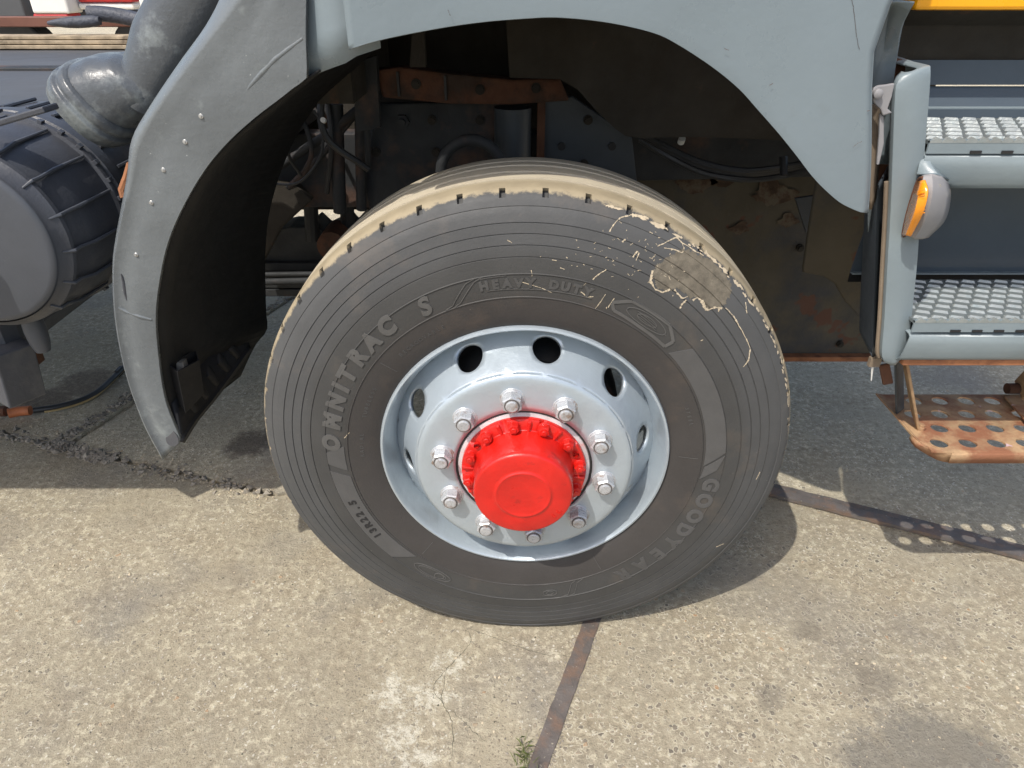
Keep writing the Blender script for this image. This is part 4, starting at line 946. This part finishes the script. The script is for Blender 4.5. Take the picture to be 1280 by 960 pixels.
for px, py, Y_ in ((545,190,.735), (470,190,.735), (600,150,.735), (620,190,.735), (540,150,.735), (520,105,.655), (600,112,.655), (670,110,.655), (730,205,.715), (735,150,.715), (830,250,.925), (1000,310,.925), (900,400,.925), (820,400,.925), (1050,430,.925)):
    c = aty(px, py, Y_); mb = MB(); mb.tube([c+Vector((0,.004,0)), c+Vector((0,-.004,0))], .012, 14); mb.tube([c+Vector((0,.0,0)), c+Vector((0,-.011,0))], .0085, 6); mb.build('frame_bolt', M['under'], truck)
for px in (388, 433):
    mb = MB(); mb.tube([aty(px,250,.95), aty(px+3,300,.95)], .022, 10); mb.build('u_bolt', M['frame'], truck)
mb = MB()
for k in range(4): mb.box((-.55,.98,.60-.03*k), (1.3-.12*k,.09,.026))
mb.build('leaf_spring', M['frame'], truck, bevel=.003)
poly_plate('shackle_bracket', [(325,225), (372,232), (390,250), (352,285), (328,330)], .72, .03, M['under'], truck, bevel=.005)
c = aty(420,300,.90); mb = MB(); mb.tube([c+Vector((0,-.06,0)), c+Vector((0,.06,0))], .045, 18); mb.build('spring_eye', M['rust_dark'], truck, smooth=True)
mb = MB(); mb.tube([aty(330,352,.9), aty(410,350,.9)], .012, 10); mb.tube([aty(330,343,.9), aty(410,342,.9)], .008, 10); mb.build('tie_rod', M['frame'], truck, smooth=True)
poly_plate('cab_mount', [(515,40), (530,40), (532,84), (512,84)], .60, .03, M['under'], truck); poly_plate('cab_mount', [(440,80), (470,70), (475,160), (445,165)], .62, .03, M['frame'], truck)
# engine bay and cab bulk, and a backing plate, added to keep the arch dark
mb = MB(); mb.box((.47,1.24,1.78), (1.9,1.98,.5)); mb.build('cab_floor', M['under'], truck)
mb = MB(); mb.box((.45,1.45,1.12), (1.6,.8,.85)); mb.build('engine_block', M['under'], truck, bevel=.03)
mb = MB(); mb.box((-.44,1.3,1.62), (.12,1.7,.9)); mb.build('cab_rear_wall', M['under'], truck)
poly_plate('arch_backing_plate', [(325,40), (420,20), (720,20), (720,262), (325,262)], .99, .3, M['under'], truck)  # plain dark plate added to stop light showing through the arch
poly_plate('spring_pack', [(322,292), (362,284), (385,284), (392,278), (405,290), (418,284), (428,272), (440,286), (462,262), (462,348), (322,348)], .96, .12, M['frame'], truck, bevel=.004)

# ---------------- door sill, steps and pillar on the right
XR = 1.75
poly = [aty(1143,-8,-.03), aty(1143,13,-.03)]
mb = MB(); YD = .14; z0 = aty(1145,13,YD).z; x0 = aty(1145,8,YD).x; mb.box(((x0+XR)/2, YD+.03, z0+.22), (XR-x0, .06, .44)); mb.build('cab_door', M['yellow'], truck, bevel=.006)
YR = .36
def band(name, p0, p1, Y0, Y1, m, x0=None, solid=.003, bevel=0):
    a = aty(1150, p0, Y0); b_ = aty(1150, p1, Y1); xs = .50 if x0 is None else x0
    mb = MB(); mb.add([(xs, a.y, a.z), (XR, a.y, a.z), (XR, b_.y, b_.z), (xs, b_.y, b_.z)], [(0,1,2,3)]); return mb.build(name, m, truck, solid=solid, offset=0)
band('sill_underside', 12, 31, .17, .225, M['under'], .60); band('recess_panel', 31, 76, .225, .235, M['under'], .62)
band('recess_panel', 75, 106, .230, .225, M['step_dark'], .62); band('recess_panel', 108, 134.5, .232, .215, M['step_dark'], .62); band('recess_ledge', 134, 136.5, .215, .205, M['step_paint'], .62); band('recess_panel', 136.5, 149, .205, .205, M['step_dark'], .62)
def step(name, p_back, p_edge, p_rise, p_front, p_bottom, yf, x0, nslot, slot_dx, rows_, rust=False):
    ze = aty(1180, p_edge, yf).z; root = empty(name, (0,0,0), 0, truck)
    yb = atz(1180, p_back, ze).y; mb = MB()
    mb.box(((x0+XR)/2, (yf+yb)/2, ze-.004), (XR-x0, yb-yf, .006)); mb.build('tread_plate', M['tread_dark'], root)
    zr = aty(1180, p_rise, yf).z; mb = MB(); mb.box(((x0+XR)/2, yf-.0015, (ze+zr)/2), (XR-x0, .004, ze-zr+.004)); mb.build('tread_riser', M['step_paint'], root)
    # raised grip teeth: slanting bars pressed up from the plate
    mb = MB(); rw = rows_; dyy = (yb-yf)/rw; k = 0
    nx = int((XR-x0)/.034)
    for r in range(rw):
        for i in range(nx):
            cx = x0+.018+.034*i + (r % 2)*.017 + random.uniform(-.001,.001); cy = yf+dyy*(r+.5)
            if cx > XR-.02: continue
            R = Matrix.Rotation(-.38, 3, 'Z'); h = .0045
            vs = [Vector((sx*.0128, sy*.0046, 0)) for sx in (-1, 1) for sy in (-1, 1)] + [Vector((sx*.0100, sy*.0016-.001, h)) for sx in (-1, 1) for sy in (-1, 1)]
            mb.add([Vector((cx, cy, ze-.001)) + R @ q for q in vs], [(4,5,7,6), (0,4,6,2), (1,3,7,5), (0,1,5,4), (2,6,7,3)])
    mb.build('tread_grip', M['chrome'], root, kind='stuff')
    mb = MB(); i = 0; xx = x0
    while xx < XR:   # serrated front lip
        mb.prism([Vector((xx, yf-.004, ze-.001)), Vector((xx+.010, yf-.004, ze+.005)), Vector((xx+.019, yf-.004, ze+.001)), Vector((xx+.019, yf-.004, ze-.004)), Vector((xx, yf-.004, ze-.004))], (0,.006,0)); xx += .0195
    mb.build('serrated_lip', M['chrome'], root, kind='stuff')
    zf = aty(1180, p_front, yf).z; zb = aty(1180, p_bottom, yf+.012).z
    lofted('step_front', [[Vector((x_, yf+.10, zf+.002)) for x_ in (x0,(x0+XR)/2,XR)], [Vector((x_, yf+.004, zf)) for x_ in (x0,(x0+XR)/2,XR)], [Vector((x_, yf-.002, zf-.004)) for x_ in (x0,(x0+XR)/2,XR)], [Vector((x_, yf, zf-.02)) for x_ in (x0,(x0+XR)/2,XR)], [Vector((x_, yf+.006, zb+.01)) for x_ in (x0,(x0+XR)/2,XR)], [Vector((x_, yf+.016, zb)) for x_ in (x0,(x0+XR)/2,XR)], [Vector((x_, yf+.06, zb-.002)) for x_ in (x0,(x0+XR)/2,XR)]], M['step_paint'], root, n=4, solid=.003)
    for i in range(nslot):
        xx = x0+.08+slot_dx*i
        if xx < XR: mb = MB(); mb.box((xx, yf-.003, zr+.001), (.0185,.006,.0042)); mb.build('drain_slot', M['black'], root)
    return root, ze, zf, zb, yb
us = step('upper_step', 147, 175, 190, 193, 235, .0, .655, 14, .052, 6)
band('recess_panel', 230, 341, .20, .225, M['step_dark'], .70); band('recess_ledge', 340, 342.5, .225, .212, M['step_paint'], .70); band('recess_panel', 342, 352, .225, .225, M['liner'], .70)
ls = step('lower_step', 349, 400, 413, 418, 450, -.02, .715, 18, .0405, 8)
mb = MB(); mb.box(((.73+XR)/2, .02, ls[3]-.008), (XR-.73, .05, .014)); mb.build('rusty_sill_edge', M['rust'], truck, bevel=.003)
# pillar between wheel arch and steps: front skin, rounded top, hollow behind
pf = [(1121,108), (1125,98), (1133,90), (1145,86), (1160,85)]
Lp = smooth_line(P3([(1132,91,.005), (1122,103,.0), (1119,125,-.002), (1117,180,0), (1114,260,0), (1110,330,.0), (1106,400,0), (1103,440,.0), (1106,451,.002), (1113,455,.006)]), 50)
Rp = smooth_line(P3([(1146,86,.006), (1155,85,.004), (1162,86,.004), (1157,160,.0), (1150,240,.002), (1146,320,.0), (1139,390,0), (1134,425,.0), (1128,445,.004), (1120,454,.008)]), 50)
cvs = [[p+Vector((.001,.014,0)) for p in Lp], [p+Vector((-.001,.006,0)) for p in Lp], Lp] + [[a.lerp(b_, t)+Vector((0,-.005*math.sin(t*PI),0)) for a, b_ in zip(Lp, Rp)] for t in (.12,.3,.5,.7,.88)] + [Rp, [p+Vector((.003,.010,0)) for p in Rp], [p+Vector((.004,.06,0)) for p in Rp], [p+Vector((.012,.19,.004)) for p in Rp]]
pil = lofted('step_pillar', cvs, M['step_paint'], truck, resample=False, solid=.003, sharp=50)
mb = MB(); mb.tube([p+Vector((-.004,.012,0)) for p in Lp[16:48]], .0042, 8); mb.build('edge_seal', M['seal'], pil, smooth=True)
# hollow behind the pillar, dark panel and slate curved closing sheet
poly_plate('pillar_hollow', [(1095,215), (1100,150), (1112,110), (1120,72), (1160,84), (1146,110), (1125,430), (1100,440)], .09, .004, M['rust_dark'], truck)
lofted('arch_closing_sheet', [P3([(1112,205,.09), (1110,260,.09), (1108,330,.09), (1105,400,.09), (1103,452,.09)]), P3([(1098,230,.05), (1096,270,.05), (1094,330,.05), (1092,400,.05), (1090,446,.05)]), P3([(1082,262,.11), (1080,300,.11), (1078,340,.12), (1076,380,.12), (1075,414,.12)]), P3([(1084,262,.24), (1082,300,.24), (1080,340,.24), (1078,380,.24), (1077,410,.24)])], M['bluesteel'], truck, n=24, solid=.003)
mb = MB(); mb.box(aty(1093,452,.05), (.022,.01,.02)); mb.build('taped_corner', M['seal'], truck)
mb = MB(); mb.tube([aty(1091,455,.05), aty(1089,476,.05)], [.003,.001], 6); mb.build('hanging_thread', M['silver_hose'], truck)
# corner piece under the door and its hinge
sp_ = lofted('sill_corner', [P3([(1143,3,.0), (1137,14,.01), (1127,35,.03), (1120,80,.05), (1114,130,.06), (1110,205,.07)]), P3([(1120,1,.0), (1114,10,.04), (1108,36,.06), (1102,90,.06), (1100,140,.065), (1098,205,.07)]), P3([(1105,3,.0), (1096,14,.04), (1090,36,.06), (1086,90,.06), (1085,150,.065), (1085,290,.07)])], M['wing'], truck, n=24, solid=.003)
lofted('seal_strip', [P3([(1089,130,.03), (1088,200,.03), (1088,262,.03)]), P3([(1103,130,.045), (1098,200,.045), (1094,248,.045)])], M['seal'], truck, n=12, solid=.004)
hb = poly_plate('hinge_bracket', [(1089,116), (1092,110), (1098,107), (1107,106), (1119,104), (1115,122), (1110,136), (1116,141), (1104,145), (1101,137), (1092,128)], -.004, .006, M['lamp_grey'], truck, bevel=.002)
c = aty(1097,117,-.008); mb = MB(); mb.tube([c+Vector((0,.006,0)), c+Vector((0,-.004,0)), c+Vector((0,-.006,0))], [.0075,.0075,.005], 16); mb.build('hinge_rivet', M['lamp_grey'], hb, smooth=True)
poly_plate('hinge_leaf', [(1100,142), (1105,146), (1105,180), (1099,206), (1096,206), (1099,170)], .004, .005, M['lamp_grey'], hb, bevel=.001)
# side marker lamp
lamp = lofted('marker_lamp', [P3([(1150,222,-.006), (1141,245,-.006), (1133,270,-.006), (1128,296,-.006)]), P3([(1156,219,-.030), (1152,238,-.045), (1145,262,-.045), (1136,292,-.025)]), P3([(1164,218,-.035), (1165,240,-.058), (1158,270,-.055), (1143,298,-.030)]), P3([(1176,221,-.025), (1181,245,-.040), (1174,275,-.035), (1152,298,-.012)]), P3([(1185,230,.010), (1187,248,.010), (1180,275,.010), (1160,296,.010)])], M['lamp_grey'], truck, n=24, solid=.004)
lens = lofted('lamp_lens', [P3([(1149,227,-.020), (1141,247,-.020), (1134,270,-.020), (1129,294,-.018)]), P3([(1152,226,-.044), (1149,245,-.060), (1143,268,-.060), (1133,294,-.036)]), P3([(1156,225,-.052), (1160,240,-.070), (1154,266,-.068), (1139,295,-.042)])], M['orange_lens'], lamp, n=20, solid=.003)
for k in range(9):
    mb = MB(); y_ = 238+k*3.6; mb.tube([aty(1147,y_+2,-.0595), aty(1151,y_,-.0645), aty(1156,y_-1,-.0695)], .0009, 5); mb.build('lens_rib', M['orange_lens'], lamp)
mb = MB(); mb.tube([p for p in smooth_line(P3([(1131,296,-.012), (1129,292,-.008), (1134,268,-.008), (1141,244,-.008), (1148,225,-.012), (1154,222,-.032)]), 20)], .0028, 8); mb.build('lens_gasket', M['rust_dark'], lamp, smooth=True)
c = aty(1172,233,-.040); mb = MB(); mb.tube([c+Vector((0,.008,0)), c+Vector((0,-.003,0))], .0045, 12); mb.tube([c+Vector((0,-.002,0)), c+Vector((0,-.0045,0))], .0022, 6); mb.build('lamp_screw', M['rivet'], lamp)
lofted('lamp_bracket', [P3([(1153,195,.004), (1149,205,-.004), (1146,218,-.010)]), P3([(1160,195,.004), (1164,207,-.006), (1172,219,-.022)]), P3([(1166,196,.06), (1174,209,.03), (1188,226,.008)])], M['step_paint'], truck, n=10, solid=.003)

# ---------------- rusty hanging step
hs = empty('hanging_step', (0,0,0), 0, truck)
YH = -.015
zt = aty(1200,565,YH).z
def hz(px, py): return atz(px, py, zt)
# perforated plate built cell by cell
cw = .061
org = atz(1163, 533, zt)
vs = []; fs = []
nxc, nyc = 10, 4
fy = YH+.004; by = atz(1200,493,zt).y; dyc = (by-fy)/nyc
x00 = hz(1150,555).x
mb = MB()
xl_ = x00+.012; xL = xl_-.016
def flat(x0_, x1_, y0_, y1_): mb.add([(x0_, y0_, zt), (x1_, y0_, zt), (x1_, y1_, zt), (x0_, y1_, zt)], [(0,1,2,3)])
for r in range(nyc):
    offx = cw/2 if r % 2 else 0
    if offx: flat(xl_, xl_+offx, fy+dyc*r, fy+dyc*(r+1))
    for c_ in range(nxc):
        n = 20; cxl = xl_+offx+cw*c_; cyl = fy+dyc*r; mx_, my_ = cxl+cw/2, cyl+dyc/2
        out = []; inn = []
        for k in range(n):
            ph = 2*PI*k/n+PI/4; cx_, cy_ = math.cos(ph), math.sin(ph); s_ = 1/max(abs(cx_), abs(cy_))
            out.append(Vector((mx_+cx_*s_*cw/2, my_+cy_*s_*dyc/2, zt)))
            inn.append(Vector((mx_+cx_*.0180, my_+cy_*min(.0165, dyc*.38), zt)))
        n0 = len(mb.v); mb.v += [tuple(p) for p in out+inn]
        for k in range(n): mb.f.append((n0+k, n0+(k+1) % n, n0+n+(k+1) % n, n0+n+k))
mb.add([(xl_, by, zt), (xL, by, zt), (xL, fy+.055, zt), (xL+.004, fy+.03, zt), (xl_, fy+.012, zt)], [(0,1,2,3,4)])
mb.add([(xl_, fy+.012, zt), (xl_, fy, zt), (xl_+.04, fy-.006, zt-.001), (xL+.004, fy+.03, zt)], [(0,1,2,3)])
XE = xl_+cw*nxc
mb.add([(xl_, fy, zt), (XE, fy, zt), (XE, fy-.007, zt-.002), (xl_+.04, fy-.007, zt-.002)], [(0,1,2,3)])
mb.build('perforated_tread', M['rust_tan'], hs, solid=.004, offset=-1)
zb_ = aty(1200,578,YH-.004).z
pts_top = smooth_line([Vector((xL, fy+.055, zt)), Vector((xL+.003, fy+.032, zt)), Vector((xl_+.015, fy+.006, zt-.001)), Vector((xl_+.045, fy-.007, zt-.002)), Vector((xl_+.09, fy-.008, zt-.002)), Vector((XE, fy-.008, zt-.002))], 60)
dz_ = zt-zb_
lofted('step_lip', [[p+Vector((.001,.002,.0015)) for p in pts_top], [p+Vector((-.001,-.001,-.003)) for p in pts_top], [Vector((p.x, p.y+.001, p.z-dz_*(.35+.65*min(1, i/6)))) for i, p in enumerate(pts_top)]], M['rust_tan'], hs, resample=False, solid=.003)
c = hz(1151,536); mb = MB(); mb.tube([c+Vector((0,0,-.004)), c+Vector((0,0,.007))], .010, 6); mb.tube([c+Vector((0,0,.006)), c+Vector((0,0,.012))], .0065, 14); mb.build('step_bolt', M['rust_tan'], hs, bevel=.001)
def bar(name, a, b_, wv_, th, m):
    a = Vector(a); b_ = Vector(b_); t = (b_-a).normalized(); wv_ = Vector(wv_); tn = t.cross(wv_).normalized()*th/2
    mb = MB(); v = [a-wv_-tn, a+wv_-tn, a+wv_+tn, a-wv_+tn, b_-wv_-tn, b_+wv_-tn, b_+wv_+tn, b_-wv_+tn]
    mb.add(v, [(0,1,2,3), (4,7,6,5), (0,4,5,1), (1,5,6,2), (2,6,7,3), (3,7,4,0)]); return mb.build(name, m, hs, bevel=.002)
bar('side_bar', aty(1126,452,.05)+Vector((0,0,.02)), hz(1144,531)+Vector((0,0,.006)), (.0,.022,.012), .006, M['rust_tan'])
bar('side_bar_shaded', aty(1120,450,.09)+Vector((0,0,.02)), hz(1130,520)+Vector((0,.02,.0)), (.014,.012,.0), .005, M['bluesteel'])  # dark colour stands for the shadow side of the side bar
bar('hanger_foot', aty(1105,455,.06), aty(1110,480,.06), (.012,.004,.0), .006, M['rust_dark'])
mb = MB(); mb.tube([hz(1256,492)+Vector((0,0,.014)), hz(1275,492)+Vector((0,0,.014))], .013, 16); mb.build('pivot_tube', M['rust_dark'], hs, smooth=True)
bar('diagonal_brace', hz(1262,500)+Vector((0,0,.010)), hz(1300,545)+Vector((0,0,.012)), (.018,.004,.0), .006, M['rust_tan'])
bar('side_bar', hz(1272,492)+Vector((0,0,.01)), aty(1330,430,.12), (.0,.022,.012), .006, M['rust_tan'])

# ================================================================ air hose on the ground at the left
hose = thing(empty('air_hose', (0,0,0)), 'black air hose with orange fitting lying on concrete behind the mudguard', 'hose')
pts = smooth_line([atz(42,513,.025), atz(70,509,.02), atz(100,501,.014), atz(122,490,.012), atz(140,474,.012), atz(155,459,.012), atz(175,440,.012), atz(210,425,.012), atz(260,420,.012)], 50)
mb = MB(); mb.tube(pts, .011, 12); mb.build('rubber_tube', M['hose'], hose, smooth=True)
mb = MB(); mb.tube([p+Vector((.006,-.014,-.004)) for p in pts[2:44]], .004, 8); mb.build('yellow_line', mat('dusty_yellow_line', (.38,.27,.12), .7), hose, smooth=True)
mb = MB(); p = atz(24,514,.025); mb.tube([atz(10,517,.027), p, atz(38,513,.025)], .018, 12); mb.build('orange_fitting', M['fitting'], hose, smooth=True)
mb = MB(); mb.tube([atz(-12,514,.028), atz(8,514,.028)], .020, 6); mb.build('rusty_coupling', M['rust_dark'], hose)
mb = MB(); q = pts[22]; mb.box(q, (.016,.045,.03)); mb.build('hose_tie', M['black'], hose, bevel=.002)

# ================================================================ vehicles behind, top left
for k in range(3):
    mb = MB(); mb.box((-3.85+random.uniform(-.05,.05), 2.40+.012*k, 1.123+.019*k), (6.5,.10,.016)); mb.build('edge_board', M['wood'], truck, bevel=.003)
mb = MB(); z_ = aty(50,27,2.62).z; mb.box((-4.0, 2.62, z_), (5.2,.06,.045)); mb.build('deck_rail', M['brownbeam'], truck, bevel=.004)
mb = MB(); mb.tube(smooth_line([aty(60,29,2.45), aty(90,28,2.45), aty(125,26,2.46)], 10), [.008,.014,.018,.022,.024,.026,.026,.026,.024,.018], 14)
mb.tube(smooth_line([aty(112,17,2.5), aty(125,17,2.5), aty(150,20,2.5), aty(168,24,2.5), aty(180,26,2.5), aty(215,25,2.5)], 14), .034, 14)
tp = mb.build('rolled_tarp', M['tarp'], None, smooth=True); thing(tp, 'dark rolled tarpaulin lying on the wooden edge of the deck', 'tarpaulin')
van = thing(empty('parked_truck', (0,0,0)), 'white truck with a red stripe along its lower edge parked beyond the wooden deck edge', 'truck')
yv = 7.5
def vbox(name, px0, py0, px1, py1, Y, th, m, up=0):
    a = aty(px0, py0, Y); b_ = aty(px1, py1, Y); mb = MB(); mb.box(((a.x+b_.x)/2, Y+th/2, (a.z+b_.z+up)/2), (abs(b_.x-a.x), th, abs(a.z-b_.z)+up)); return mb.build(name, m, van, bevel=.02)
vbox('door_panel', 36, 0, 87, 17, yv, .3, M['white'], .8); vbox('door_stripe', 40, 17, 86, 23, yv+.01, .28, M['redveh'])
vbox('body_panel', 97, 4, 168, 12, yv+.2, .3, M['white']); vbox('body_stripe', 96, -4, 166, 3, yv+.18, .3, M['redveh'])
vbox('cargo_panel', 168, -20, 215, 14, yv-.1, .4, M['white'], .5); vbox('undertray', -60, 12, 230, 22, yv+.5, 1.4, M['canister'], 0)
vbox('cab_side', -60, -2, 33, 22, yv+.1, 1.5, M['bed_grey'], .8)
for px in (20, 195):
    mb = MB(); c = aty(px,26,yv+.9); mb.tube([(c.x,yv+.6,.5), (c.x,yv+.9,.5)], .5, 28); mb.build('truck_wheel', M['black'], van, bevel=.03)
